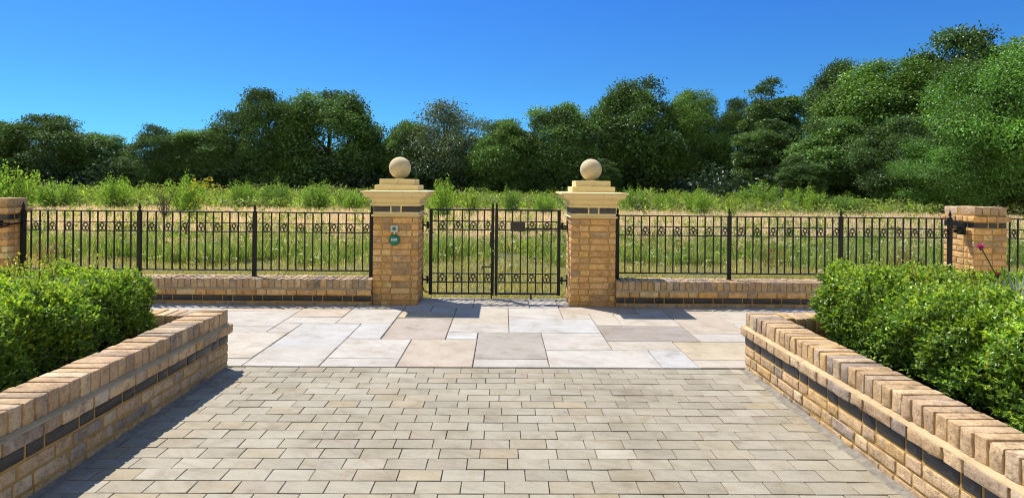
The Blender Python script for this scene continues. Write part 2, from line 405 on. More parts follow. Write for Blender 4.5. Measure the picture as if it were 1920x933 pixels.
# flagstones ----------------------------------------------------------
s0 = 4.737
W_ = (.43, .41, .385); C_ = (.43, .395, .345); K_ = (.41, .355, .30); G_ = (.33, .31, .28); P_ = (.37, .325, .29); B_ = (.42, .42, .425); T_ = (.36, .30, .24); Y_ = (.43, .375, .28); U_ = (.29, .26, .24)
FL = [(-2.0, -1.41, s0, 5.29, W_), (-2.0, -1.41, 5.29, 6.17, B_), (-1.41, -.815, 4.954, 5.57, W_), (-1.41, -.815, s0, 4.954, W_), (-1.41, -1.10, 5.57, 6.17, B_),
      (-.815, -.22, s0, 5.57, K_), (-1.10, -.51, 5.57, 6.435, P_), (-.51, -.22, 5.57, 5.83, B_), (-.22, .38, 4.954, 5.83, G_), (-.22, .38, s0, 4.954, W_),
      (-.51, .075, 5.83, 6.17, W_), (-.51, .075, 6.17, 6.99, C_), (.075, .96, 5.83, 6.435, B_), (.075, .655, 6.435, 6.99, W_), (.38, .96, 5.23, 5.83, W_), (.38, 1.26, s0, 5.23, W_),
      (1.26, 1.555, s0, 5.23, B_), (.96, 1.555, 5.23, 5.53, C_), (.96, 1.82, 5.53, 6.14, U_), (.96, 1.225, 6.14, 6.70, C_), (1.225, 1.82, 6.14, 6.68, C_), (.655, .96, 6.435, 6.70, C_),
      (.655, 1.51, 6.70, 7.10, K_), (1.51, 2.39, 6.95, 7.10, K_), (1.51, 1.82, 6.68, 6.95, W_), (1.555, 2.62, 4.96, 5.53, Y_), (1.555, 2.62, s0 + .02, 4.96, C_), (1.82, 2.62, 5.53, 5.83, W_), (1.82, 2.39, 5.83, 6.95, K_),
      (2.39, 3.15, 6.28, 7.10, C_), (2.39, 3.15, 5.83, 6.28, W_), (2.62, 3.15, 4.77, 5.83, W_),
      (-2.22, -1.67, 6.17, 6.46, W_), (-1.67, -1.10, 6.17, 7.0, W_), (-2.22, -1.67, 6.46, 7.0, K_), (-1.10, -.51, 6.435, 6.75, Y_), (-1.10, -.79, 6.75, 7.10, W_), (-.79, -.51, 6.75, 6.99, W_),
      (-3.1, -2.22, 6.02, 6.72, W_), (-3.1, -2.22, 6.72, 7.0, K_), (-2.22, -2.0, 5.80, 6.17, W_), (-3.1, -2.22, 5.80, 6.02, W_), (-3.1, -2.0, 4.93, 5.80, C_), (-3.1, -2.0, s0, 4.93, W_),
      (-1.67, -1.10, 7.0, 7.10, W_), (-2.22, -1.67, 7.0, 7.10, W_), (-3.1, -2.22, 7.0, 7.10, C_),
      (-.985, -.33, 7.10, 7.58, W_), (-.79, -.33, 6.99, 7.10, W_), (-.33, .32, 6.99, 7.58, C_), (.32, .655, 6.99, 7.58, W_), (.655, .80, 7.10, 7.58, W_)]
rng = R_(11)
for sgn in (-1, 1):
    x = 3.1 if sgn < 0 else 3.15
    while x < 9.2:
        wd = rng.choice([.6, .85, .6, .45]); yy = 4.77
        while yy < 7.0:
            hd = min(rng.choice([.29, .57, .85]), 7.10 - yy)
            if 7.10 - yy - hd < .15: hd = 7.10 - yy
            a, b2 = (x, x + wd) if sgn > 0 else (-x - wd, -x)
            FL.append((a, b2, yy, yy + hd, [W_, C_, K_, W_, P_, B_][rng.integers(6)])); yy += hd
        x += wd
mb = MB()
for (x0, x1, y0, y1, c) in FL:
    slab(mb, x0 + .004, x1 - .004, y0 + .004, y1 - .004, .004 + rng.normal(0, .0012), .004, np.array(c) * np.array((1.03, 1.015, .985)) * rng.normal(1, .025), rng.random(), rng, .002, .0008)
struct(part("flagstone_paving", mb, M_FLAG))

# ------------------------------------------------------------------ brickwork
BC = np.array([(.51, .355, .205), (.53, .385, .235), (.46, .325, .205), (.40, .30, .21), (.57, .44, .30), (.47, .335, .215), (.33, .265, .215), (.52, .35, .17)])
BP = np.array([.20, .18, .14, .10, .10, .12, .08, .08])
def brickcol(rng, warm=1.0):
    c = BC[rng.choice(8, p=BP)] * rng.normal(1, .07)
    return np.clip(c * (np.array([1.32, 1.10, .79]) if warm > 1 else 1.0), .03, .7)
def one_brick(mb, o, u, n, su, sn, sz, cu, cn, cz, col, rng, fine, sharp=False):
    mids = (3, 1, 2) if fine else (1, 0, 0)
    if su < .12 and fine: mids = (1, 1, 2)
    P, F = rounded((su, sn, sz), .0048 if fine else .0045, rng, mids, .0011 if fine else .0006, 0 if sharp else (.011 if fine else .004))
    u = np.array(u, float); n = np.array(n, float)
    W = np.array(o, float) + (P[:, :1] + cu) * u + (P[:, 1:2] + cn) * n + (P[:, 2:] + cz) * np.array([0, 0, 1.])
    if np.dot(np.cross(u, n), [0, 0, 1]) < 0: F = F[:, ::-1]
    mb.add(W, F, col, rng.random())
def course(mb, o, u, n, L, z0, z1, rng, phase=0.0, proj=0.0, blue=False, fine=False, depth=.1, joint=.0135, dark=1.0, warm=1):
    """one flemish course along u, outer face at o + n*proj"""
    x = -phase; k = 0
    while x < L - .02:
        w = .215 if k % 2 == 0 else .1025
        a, b = max(x, 0), min(x + w, L)
        if b - a > .035:
            col = (np.array((.026, .026, .033)) * rng.uniform(.8, 1.35)) if blue else brickcol(rng, warm) * dark
            one_brick(mb, o, u, n, b - a, depth, z1 - z0 - .0025, (a + b) / 2, proj - depth / 2 + rng.normal(0, .0008), (z0 + z1) / 2, col, rng, fine, blue)
        x += w + joint; k += 1
def coping(mb, o, u, n, L, z0, z1, rng, fine=False, depth=.215, w=.064, joint=.0105):
    cnt = max(1, round(L / (w + joint))); p = L / cnt
    for i in range(cnt):
        one_brick(mb, o, u, n, p - joint, depth, z1 - z0 + rng.normal(0, .002), (i + .5) * p, -depth / 2 + rng.normal(0, .002), (z0 + z1) / 2 + rng.normal(0, .0015), brickcol(rng), rng, fine)
def fillet(mb, o, u, n, L, z0, z1, proj):
    o = np.array(o, float); u = np.array(u, float); n = np.array(n, float); Z = np.array([0, 0, 1.])
    prof = [(-.05, z0), (proj - .004, z0), (proj - .008, z0 + .006), (.0, z1 + .001), (-.05, z1 + .001)]
    V = [o + a * n + z * Z for a, z in prof] + [o + L * u + a * n + z * Z for a, z in prof]
    m = len(prof); F = [(k, (k + 1) % m, m + (k + 1) % m, m + k) for k in range(m)]
    mb.add(V, F); mb.add(V[:m], [tuple(range(m))]); mb.add(V[m:], [tuple(range(m - 1, -1, -1))])

def planter(side, label):
    rng = R_(21 if side < 0 else 22)
    Y0 = -2.2
    X = XL if side < 0 else XR; YE = YE_L if side < 0 else YE_R
    n = (1, 0, 0) if side < 0 else (-1, 0, 0); sx = n[0]
    t = thing("planter_wall", label, "planter", (X - sx * .1, YE - 1, 0))
    off = np.array([t.location[0], t.location[1], 0])
    o = np.array((X, Y0, 0.)); u = (0, 1, 0); L = YE - Y0
    XO = X - sx * 3.6                                        # outer end of the far wall
    cop, cor, blu, brk, mor, fil = MB(), MB(), MB(), MB(), MB(), MB()
    zc = (.337, .440); zr = (.262, .324); zb = (.190, .252)
    coping(cop, o, u, n, L, *zc, rng, True)
    course(cor, o, u, n, L + .025, *zr, rng, .05, .027, fine=True, depth=.12)
    course(blu, o, u, n, L, *zb, rng, .12, .0, blue=True, fine=False)
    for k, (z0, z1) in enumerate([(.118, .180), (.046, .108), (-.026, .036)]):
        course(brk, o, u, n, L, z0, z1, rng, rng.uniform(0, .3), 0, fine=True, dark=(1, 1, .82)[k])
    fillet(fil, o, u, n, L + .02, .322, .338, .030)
    # far wall (outer face looks to the gate, inner face to the hedge)
    o2 = np.array((X - sx * .103, YE, 0.)); u2 = (-sx, 0, 0); n2 = (0, 1, 0); L2 = abs(XO - o2[0])
    coping(cop, np.array((X - sx * .218, YE, 0.)), u2, n2, L2 - .115, *zc, rng, True)
    course(cor, o2, u2, n2, L2, *zr, rng, .1, .027, depth=.12)
    course(blu, o2, u2, n2, L2, *zb, rng, .05, -.004, blue=True)
    for z0, z1 in [(.118, .180), (.046, .108), (-.026, .036)]: course(brk, o2, u2, n2, L2, z0, z1, rng, rng.uniform(0, .3))
    course(brk, np.array((X - sx * .2155, YE - .215, 0.)), u2, (0, -1, 0), L2 - .12, *zr, rng, .04, 0)
    course(brk, np.array((X - sx * .2155, YE - .215, 0.)), u2, (0, -1, 0), L2 - .12, .190, .252, rng, .1, 0)
    fillet(fil, o2 + np.array((sx * .1, 0, 0)), u2, n2, L2, .3225, .3385, .0295)
    a = .005
    for (x0, x1, y0, y1) in [(X - sx * a, X - sx * (.215 - a), Y0, YE - a), (X - sx * .2, XO, YE - .215 + a, YE - a - .001)]:
        box(mor, (min(x0, x1), y0, -.04), (max(x0, x1), y1, .3213)); box(mor, (min(x0, x1) + .002, y0 + .002, .3217), (max(x0, x1) - .002, y1 - .002, .4315))
    box(mor, (min(X - sx * .02, X + sx * .018), Y0, .2685), (max(X - sx * .02, X + sx * .018), YE + .01, .3195))
    for nm, q, mt, sm in [("coping", cop, M_BRICK, True), ("corbel_course", cor, M_BRICK, True), ("blue_course", blu, M_BLUE, True), ("brickwork", brk, M_BRICK, True), ("mortar", mor, M_MORTAR, False), ("mortar_fillet", fil, M_FILLET, False)]:
        q.v = [v - off for v in q.v]; part(nm, q, mt, t, sm)
    s = MB(); xs = sorted((X - sx * .21, XO))
    nx, ny = 40, 70; gx = np.linspace(xs[0], xs[1], nx); gy = np.linspace(Y0, YE - .21, ny)
    V = [(px, py, .285 + rng.normal(0, .012)) for py in gy for px in gx]
    s.add(V, [(j * nx + i, j * nx + i + 1, (j + 1) * nx + i + 1, (j + 1) * nx + i) for j in range(ny - 1) for i in range(nx - 1)])
    struct(part("soil", s, M_SOIL))
    ha = MB()                                              # rough mortar strip where setts meet the wall
    V = []; cnt = 90
    for i in range(cnt):
        yy = Y0 + (YE - .05 - Y0) * i / (cnt - 1); w = .035 + rng.uniform(0, .02) + (.012 if side > 0 else 0)
        V += [(X - sx * .0, yy, .012 + rng.normal(0, .003)), (X + sx * w, yy, -.004 + rng.normal(0, .0015))]
    Fq = [(2 * i, 2 * i + 1, 2 * i + 3, 2 * i + 2) for i in range(cnt - 1)]
    ha.add(V, Fq if sx > 0 else [f[::-1] for f in Fq])
    struct(part("mortar_edge", ha, M_EDGE))
planter(-1, "raised brick planter wall on the shaded left side, holding the hedge that casts shade")
planter(1, "raised brick planter wall on the sunlit right side, its path face in full sun")

# gate piers ----------------------------------------------------------
def stone_profile(hw, hd):
    P = [(0, 1.152), (.018, 1.152)]
    for k in range(9):                                         # torus
        a = -math.pi / 2 + math.pi * k / 8; P.append((.018 + .014 * math.cos(a), 1.168 + .016 * math.sin(a)))
    P += [(.012, 1.186), (.012, 1.190)]
    for k in range(1, 9):                                      # cavetto
        a = math.pi / 2 * k / 8; P.append((.012 + .052 * (1 - math.cos(a)), 1.190 + .060 * math.sin(a)))
    P += [(.070, 1.250), (.070, 1.256)]
    for k in range(1, 9):
        s = k / 8; P.append((.070 + .052 * (s + .14 * math.sin(2 * math.pi * s)), 1.256 + .052 * s))
    P += [(.128, 1.308), (.128, 1.322), (.125, 1.326), (.02, 1.334)]
    return [(hw + a, hd + a, z) for a, z in P]
def gate_pier(cx, label, seed):
    rng = R_(seed); hw = .262; cy = 7.15 + hw
    t = thing("gate_pier", label, "gate pier", (cx, cy, 0))
    brk, mor, blu, bj, nk, cor, st = MB(), MB(), MB(), MB(), MB(), MB(), MB()
    z = -.02; n = 14; pc = (1.026 + .02) / n
    for k in range(n):
        z0 = -.02 + k * pc; z1 = z0 + pc - .0105
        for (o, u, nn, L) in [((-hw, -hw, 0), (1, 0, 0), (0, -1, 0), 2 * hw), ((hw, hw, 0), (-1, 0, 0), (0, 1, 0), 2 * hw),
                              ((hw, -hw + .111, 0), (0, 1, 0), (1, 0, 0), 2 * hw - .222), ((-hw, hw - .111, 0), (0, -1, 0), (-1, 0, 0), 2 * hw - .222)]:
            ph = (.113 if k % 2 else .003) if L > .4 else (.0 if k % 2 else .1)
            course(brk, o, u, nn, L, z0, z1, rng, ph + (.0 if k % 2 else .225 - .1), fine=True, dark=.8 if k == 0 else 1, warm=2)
    e = hw - .005; box(mor, (-e, -e, -.04), (e, e, 1.024))
    # stone neck moulding
    prof = [(0, 1.026), (.010, 1.028)] + [(.010 + .012 * math.sin(math.pi * k / 8), 1.030 + .020 * k / 8) for k in range(9)] + [(.006, 1.052), (.0, 1.060), (-.004, 1.078), (-.02, 1.0785)]
    square_lathe(nk, [(hw + a, hw + a, zz) for a, zz in prof], 0, 0)
    # blue band
    zb0, zb1 = 1.0815, 1.149
    box(bj, (-hw + .004, -hw + .004, 1.0787), (hw - .004, hw - .004, 1.1517))
    for (o, u, nn, L) in [((-hw, -hw, 0), (1, 0, 0), (0, -1, 0), 2 * hw), ((hw, hw, 0), (-1, 0, 0), (0, 1, 0), 2 * hw),
                          ((hw, -hw + .09, 0), (0, 1, 0), (1, 0, 0), 2 * hw - .18), ((-hw, hw - .09, 0), (0, -1, 0), (-1, 0, 0), 2 * hw - .18)]:
        if L > .4: segs = [(0, .195), (.212, .312), (.329, L)]
        else: segs = [(.0, .11), (.125, .222), (.237, L)]
        for q, (a, b) in enumerate(segs):
            c = np.array((.035, .033, .038)) * rng.uniform(.85, 1.2) * (2.2 if q == 1 and L > .4 else 1)
            one_brick(blu, o, u, nn, b - a, .08, zb1 - zb0, (a + b) / 2, -.04, (zb0 + zb1) / 2, c, rng, False)
    square_lathe(cor, stone_profile(hw, hw), 0, 0)
    part("brickwork", brk, M_BRICK, t, True); part("mortar", mor, M_MORTAR, t)
    part("neck_moulding", nk, M_STONE, t); part("blue_band", blu, M_BLUE, t, True); part("band_mortar", bj, M_STONE, t)
    part("cornice", cor, M_STONE, t)
    for w, z0, z1 in ((.252, 1.3345, 1.396), (.205, 1.3965, 1.466)):
        s = MB(); b = .005
        square_lathe(s, [(w - b, w - b, z0), (w, w, z0 + b), (w, w, z1 - b), (w - b, w - b, z1)], 0, 0); part("cap_step", s, M_STONE, t)
    bl = MB(); r = .131
    lathe(bl, [(.06, 1.4665), (.06, 1.476)] + [(r * math.sin(a), 1.603 - r * math.cos(a)) for a in np.linspace(.30, math.pi - .001, 40)], (0, 0, 0), 48)
    part("ball_finial", bl, M_BALL, t, True)
    return t
gate_pier(-1.245, "tall brick gate pier with stone ball, left of the gate, carrying the green button", 31)
gate_pier(1.068, "tall brick gate pier with stone ball, right of the gate, bare brick front", 32)

# plain end piers
def end_pier(x0, x1, y0, y1, label, seed):
    rng = R_(seed); cx, cy = (x0 + x1) / 2, (y0 + y1) / 2; hw, hd = (x1 - x0) / 2, (y1 - y0) / 2
    t = thing("brick_pier", label, "brick pier", (cx, cy, 0))
    brk, mor, blu, cor, cop = MB(), MB(), MB(), MB(), MB()
    def ring(mb, z0, z1, proj, ph, blue=False, fine=False):
        a, b = hw + proj, hd + proj
        for (o, u, nn, L) in [((-a, -b, 0), (1, 0, 0), (0, -1, 0), 2 * a), ((a, b, 0), (-1, 0, 0), (0, 1, 0), 2 * a),
                              ((a, -b + .111, 0), (0, 1, 0), (1, 0, 0), 2 * b - .222), ((-a, b - .111, 0), (0, -1, 0), (-1, 0, 0), 2 * b - .222)]:
            course(mb, o, u, nn, L, z0, z1, rng, ph, 0, blue, fine, warm=2)
    zs = np.arange(-.02, .88, .0745)
    for k, z0 in enumerate(zs): ring(brk, z0, z0 + .064, 0, .11 if k % 2 else .0, fine=True)
    zt = zs[-1] + .0745
    ring(blu, zt, zt + .064, -.003, .05, True); ring(cor, zt + .0745, zt + .1385, .03, .06, fine=True)
    z2 = zt + .149
    coping(cop, (-hw, -hd, 0), (1, 0, 0), (0, -1, 0), 2 * hw, z2, z2 + .1, rng, True, depth=.215 if hd > .2 else hd, w=.09)
    coping(cop, (hw, hd, 0), (-1, 0, 0), (0, 1, 0), 2 * hw, z2, z2 + .1, rng, True, depth=.215 if hd > .2 else hd, w=.09)
    e = .005; box(mor, (-hw + e, -hd + e, -.04), (hw - e, hd - e, z2 + .0)); box(mor, (-hw + .01, -hd + .01, z2 + .001), (hw - .01, hd - .01, z2 + .094))
    box(mor, (-hw - .022, -hd - .022, zt + .079), (hw + .022, hd + .022, zt + .135))
    part("brickwork", brk, M_BRICK, t, True); part("mortar", mor, M_MORTAR, t); part("blue_course", blu, M_BLUE, t, True)
    part("corbel_course", cor, M_BRICK, t, True); part("coping", cop, M_BRICK, t, True)
end_pier(5.62, 6.02, 7.20, 7.70, "low brick pier at the far right with sunlit side and fence shadow", 41)
end_pier(-6.15, -5.735, 7.17, 7.47, "low brick pier cut by the left picture edge beside the fence", 42)

# boundary walls
def low_wall(x0, x1, label, seed):
    rng = R_(seed); Y = 7.095; L = x1 - x0; D = .325
    t = thing("boundary_wall", label, "low wall", ((x0 + x1) / 2, Y + D / 2, 0)); off = np.array(t.location)
    cop, cor, blu, brk, mor, fil = MB(), MB(), MB(), MB(), MB(), MB()
    o = np.array((x0, Y, 0.)); u = (1, 0, 0); n = (0, -1, 0)
    coping(cop, o, u, n, L, .196, .295, rng, True, depth=D)
    course(cor, o, u, n, L, .119, .181, rng, .07, .022, fine=True, warm=2)
    course(blu, o, u, n, L, .048, .109, rng, .12, .001, blue=True)
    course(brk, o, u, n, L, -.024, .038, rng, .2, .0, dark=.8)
    fillet(fil, o, u, n, L, .180, .197, .024)
    ob = np.array((x1, Y + D, 0.))
    for z0, z1 in [(-.024, .038), (.048, .109), (.119, .181)]: course(brk, ob, (-1, 0, 0), (0, 1, 0), L, z0, z1, rng, rng.uniform(0, .3))
    box(mor, (x0, Y + .006, -.04), (x1, Y + D - .006, .1805)); box(mor, (x0 + .001, Y + .008, .181), (x1 - .001, Y + D - .008, .287))
    box(mor, (x0, Y - .013, .1245), (x1, Y + .05, .1765))
    for nm, q, mt, sm in [("coping", cop, M_BRICK, True), ("corbel_course", cor, M_BRICK, True), ("blue_course", blu, M_BLUE, True), ("brickwork", brk, M_BRICK, True), ("mortar", mor, M_MORTAR, False), ("mortar_fillet", fil, M_FILLET, False)]:
        q.v = [v - off for v in q.v]; part(nm, q, mt, t, sm)
low_wall(-5.733, -1.509, "low brick boundary wall under the fence left of the gate", 51)
low_wall(1.332, 5.618, "low brick boundary wall under the fence right of the gate", 52)
low_wall(6.022, 9.2, "low brick boundary wall running on beyond the far right pier", 53)

# ------------------------------------------------------------------ ironwork
def trefoil_mesh(w, h):
    """three-lobed ornament between two bars, centred on the origin"""
    mb = MB(); r = .0050
    a, b = w / 2 - .004, h / 2 - .002
    def cv(P): tube(mb, [(x * a, 0, z * b) for x, z in P], r, 5)
    for s in (-1, 1):
        th = np.linspace(-.5 * np.pi, 1.25 * np.pi, 11)
        cv([(s * (.45 + .40 * math.cos(q)), -.40 + .46 * math.sin(q)) for q in th])      # lower lobes
        cv([(s * x, z) for x, z in [(.98, .02), (.80, .34), (.52, .58), (.22, .80), (.0, 1.0)]])
        cv([(s * x, z) for x, z in [(.16, .05), (.38, .18), (.44, .42), (.30, .62), (.0, .86)]])  # upper lobe
    cv([(-.35, -1.0), (0, -.55), (.35, -1.0)]); cv([(0, -.55), (0, .05)])
    return mb.mesh("trefoil", M_IRON)
def bar_mesh(h, r=.0068):
    mb = MB(); box(mb, (-r, -r, 0), (r, r, h)); return mb.mesh("bar", M_IRON)
ZT, ZA, ZB, ZL = 1.060, .924, .818, .366
ME_BAR = bar_mesh(ZT - ZL - .012)
ME_TRE = trefoil_mesh(.100, ZA - ZB)
mb = MB(); bbox(mb, (-.021, -.021, 0), (.021, .021, 1.050 - .293), .002); bbox(mb, (-.027, -.027, .001), (.027, .027, .008), .002); ME_POST = mb.mesh("post", M_IRON)
mb = MB(); lathe(mb, [(.021, 0), (.024, .005), (.024, .012), (.012, .020), (.010, .030), (.017, .038), (.018, .046), (.012, .066), (.005, .094), (.0005, .112)], (0, 0, 0), 10); ME_FIN = mb.mesh("finial", M_IRON, True)
ME_FOOT = None
def fence(posts, label, y=7.34, bracket=None, nbar=13):
    x0 = posts[0]
    t = thing("iron_fence", label, "iron fence", (x0, y, .295))
    def rail(nm, z, hh, a, b, d):
        mb = MB(); bbox(mb, (a - x0, -d, z - hh - .295), (b - x0, d, z + hh - .295), .0015); part(nm, mb, M_IRON, t)
    for p, q in zip(posts[:-1], posts[1:]):
        a, b = p + .021, q - .021
        rail("top_rail", ZT - .006, .007, a, b, .016)
        rail("ornament_rail", ZA, .005, a, b, .010); rail("ornament_rail", ZB, .005, a, b, .010)
        rail("bottom_rail", ZL, .007, a, b, .016)
        unit = (q - p) / (7 * .096 + 7 * .0885); xs = []; x = p
        for i in range(nbar):
            x += unit * (.0885 if i % 2 == 0 else .096); xs.append(x)
        for i, bx in enumerate(xs):
            link("bar", ME_BAR, t, (bx - x0, 0, ZL + .0075 - .295))
            if i % 2 == 0: link("trefoil", ME_TRE, t, (bx + unit * .048 - x0, 0, (ZA + ZB) / 2 - .295))
    for p in posts:
        o = link("post", ME_POST, t, (p - x0, 0, 0)); link("finial", ME_FIN, o, (0, 0, 1.050 - .293))
    if bracket:
        px, s = bracket
        mb = MB()
        bbox(mb, (min(px, px + s * .13) - x0, -.012, .93 - .295), (max(px, px + s * .13) - x0, .012, .955 - .295), .003)
        bbox(mb, (px + s * .07 - .030 - x0, -.045, .885 - .295), (px + s * .07 + .030 - x0, .03, .925 - .295), .006)
        bbox(mb, (px + s * .12 - x0 - .012, -.06, .86 - .295), (px + s * .12 - x0 + .012, .06, 1.0 - .295), .004)
        bbox(mb, (px + s * .03 - x0 - .03, -.008, .905 - .295), (px + s * .03 - x0 + .06, .008, .915 - .295), .002)
        part("wall_bracket", mb, M_IRON, t)
fence([-5.685, -4.318, -2.955, -1.566], "black iron fence of three panels left of the gate", bracket=(-5.70, 1) if False else None)
fence([1.386, 2.741, 4.098, 5.432], "black iron fence of three panels right of the gate", bracket=(5.453, 1))
fence([6.075, 7.43, 8.79], "black iron fence beyond the far right pier")
mb = MB()                                                    # bracket on the left end pier reaching the fence post
t = tag(link("gate_bracket", None, None, (-5.80, 7.15, .90)), "black iron bracket bolted to the pier at the left picture edge", "bracket")
bbox(mb, (-.035, -.035, -.045), (.02, .017, .045), .006); bbox(mb, (.0, -.03, .0), (.12, -.008, .02), .004); bbox(mb, (-.01, -.045, -.03), (.08, -.02, -.012), .004)
part("plate", mb, M_IRON, t)
mb = MB(); tube(mb, [(.08, -.02, -.02), (.11, .0, .0), (.115, .10, .005), (.105, .175, .005)], .011, 8); part("arm", mb, M_IRON, t, True)

# gate ---------------------------------------------------------------
GY = 7.55; GT, GA, GB, GC, GD, GL = 1.098, .958, .852, .312, .206, .068
ME_GBAR = bar_mesh(GT - GL - .02, .0075); ME_TREA = trefoil_mesh(.104, GA - GB)
def leaf(xh, xm, label, sgn):
    """hinge stile xh, meeting stile xm"""
    t = thing("gate_leaf", label, "gate leaf", (xh, GY, 0))
    X = lambda x: x - xh
    for x, w, zt, zb in ((xh, .0195, GT + .008, GL - .016), (xm, .0185, GT + .012, GL - .02)):
        mb = MB(); bbox(mb, (X(x) - w, -.02, zb), (X(x) + w, .02, zt), .002); part("stile", mb, M_IRON, t)
    a, b = sorted((xh, xm)); a += .02; b -= .019
    for nm, z, hh, d in (("top_rail", GT, .009, .016), ("ornament_rail", GA, .006, .010), ("ornament_rail", GB, .006, .010), ("ornament_rail", GC, .006, .010), ("ornament_rail", GD, .006, .010), ("bottom_rail", GL, .010, .018)):
        mb = MB(); bbox(mb, (X(a), -d, z - hh), (X(b), d, z + hh), .0015); part(nm, mb, M_IRON, t)
    lo = min(xh, xm); fr = [.120, .258, .368, .506, .616, .755, .862] if sgn < 0 else [.143, .252, .387, .500, .633, .742, .875]
    Wd = abs(xm - xh)
    for f in fr: link("bar", ME_GBAR, t, (X(lo + f * Wd), 0, GL + .0102))
    tr = [(.120, .258), (.368, .506), (.616, .755), (.862, .985)] if sgn < 0 else [(.02, .143), (.252, .387), (.500, .633), (.742, .875)]
    for k, (p, q) in enumerate(tr):
        xx = X(lo + (p + q) / 2 * Wd); sc = (q - p) * Wd / .104
        if not (sgn > 0 and k == 1): link("trefoil", ME_TREA, t, (xx, 0, (GA + GB) / 2), None, (sc, 1, 1))
        link("trefoil", ME_TREA, t, (xx, 0, (GC + GD) / 2), None, (sc, 1, 1))
    mb = MB(); lathe(mb, [(.018, 0), (.021, .006), (.010, .016), (.014, .028), (.015, .04), (.006, .075), (.0005, .10)], (0, 0, 0), 10)
    o = part("finial", mb, M_IRON, t, True); o.location = (X(xm), 0, GT + .0122)
    for z in (.905, .235):                                     # hinges to the pier
        mb = MB(); s = -1 if sgn < 0 else 1
        xp = -.9805 if sgn < 0 else .8035
        aa, bb = sorted((X(xh) + s * .0197, X(xp)))
        bbox(mb, (aa, -.009, z - .010), (bb, .009, z + .010), .002)
        tube(mb, [(X(xh) + s * .038, 0, z - .045), (X(xh) + s * .038, 0, z + .045)], .013, 10)
        bbox(mb, (min(X(xp), X(xp) - s * .008), -.03, z - .07), (max(X(xp), X(xp) - s * .008), .03, z + .07), .002)
        tube(mb, [(X(xh) + s * .022, -.012, z + .03), (X(xh) + s * .06, -.012, z + .03)], .006, 6)
        part("hinge", mb, M_IRON, t)
    return t, X
gl, X = leaf(-.880, -.118, "left iron gate leaf with lock box and drop bolt handle", -1)
mb = MB(); bbox(mb, (X(-.150), -.048, .640), (X(-.100), -.0205, .830), .004); bbox(mb, (X(-.136), -.036, .575), (X(-.104), -.0205, .6395), .003); part("lock_box", mb, M_IRON, gl)
mb = MB(); tube(mb, [(X(-.112), -.046, .60), (X(-.112), -.054, .60)], .009, 8); part("keyhole", mb, M_STEEL, gl)
mb = MB(); tube(mb, [(X(-.136), -.034, .402), (X(-.137), -.036, .402), (X(-.240), -.036, .404), (X(-.246), -.036, .375)], .0085, 8)
tube(mb, [(X(-.128), -.030, -.0), (X(-.128), -.030, .47)], .0085, 8); bbox(mb, (X(-.146), -.04, .42), (X(-.110), -.0202, .44), .003); bbox(mb, (X(-.146), -.04, .11), (X(-.110), -.0202, .13), .003)
part("drop_bolt", mb, M_IRON, gl, False)
mb = MB(); bbox(mb, (X(-.257), -.048, .320), (X(-.233), -.026, .352), .004); part("padlock", mb, M_BRASS, gl)
mb = MB(); tube(mb, [(X(-.880), -.02, .075), (X(-.92), -.015, .080), (X(-.955), -.01, .10), (X(-.978), -.005, .15)], .007, 6); part("cable_loop", mb, M_IRON, gl)
gr, X = leaf(.700, -.072, "right iron gate leaf with dark door closer box under its top rail", 1)
mb = MB(); bbox(mb, (X(.100), -.055, .842), (X(.280), -.012, .950), .004); part("closer_body", mb, mat_plain("brown_black_paint", (.022, .017, .015), .5), gr)
mb = MB(); bbox(mb, (X(.2805), -.045, .866), (X(.735), -.028, .884), .003); bbox(mb, (X(.725), -.05, .862), (X(.790), -.02, .890), .004); part("closer_arm", mb, M_IRON, gr)
mb = MB(); tube(mb, [(X(.36), 0, .0), (X(.36), 0, .055)], .009, 8); bbox(mb, (X(.345), -.02, .0), (X(.375), .02, .010), .002); part("drop_bolt", mb, M_IRON, gr)

# call point and exit button on the left pier
px, pz = at_y(740, 428.5, 7.15)
t = thing("exit_key_switch", "small grey key switch box on the left gate pier above green button", "switch box", (px, 7.15, pz))
mb = MB(); bbox(mb, (-.042, -.040, -.040), (.042, .0, .040), .005); part("housing", mb, M_GREY, t)
mb = MB(); lathe(mb, [(.020, 0), (.020, .006), (.014, .008), (.0005, .008)], (0, 0, 0), 20); o = part("key_cylinder", mb, M_GREEN, t, True); o.location = (0, -.0402, .002); o.rotation_euler = (math.radians(90), 0, 0)
mb = MB(); box(mb, (-.002, -.0495, -.006), (.002, -.0484, .008)); part("key_slot", mb, M_DARK, t)
mb = MB(); tube(mb, [(0, -.015, -.0405), (0, -.015, -.064)], .008, 8); part("conduit", mb, M_WHITE, t)
px, pz = at_y(740, 449.5, 7.15)
t = thing("exit_button", "round green exit button with white label on the left gate pier", "push button", (px, 7.15, pz))
mb = MB(); lathe(mb, [(.064, 0), (.066, .012), (.064, .030), (.058, .040), (.045, .045), (.0005, .047)], (0, 0, 0), 40); o = part("housing", mb, M_GREEN, t, True); o.rotation_euler = (math.radians(90), 0, 0)
mb = MB(); bbox(mb, (-.032, -.0515, -.006), (.032, -.046, .017), .002); part("label_plate", mb, M_WHITE, t)
mb = MB()
for x0, x1 in ((-.024, -.014), (-.011, -.003), (.0, .008), (.011, .023)): box(mb, (x0, -.0522, .002), (x1, -.0517, .009))
part("print", mb, M_DARK, t)
mb = MB(); bbox(mb, (-.036, -.048, .026), (.036, -.040, .034), .002); part("lip", mb, M_GREEN, t)

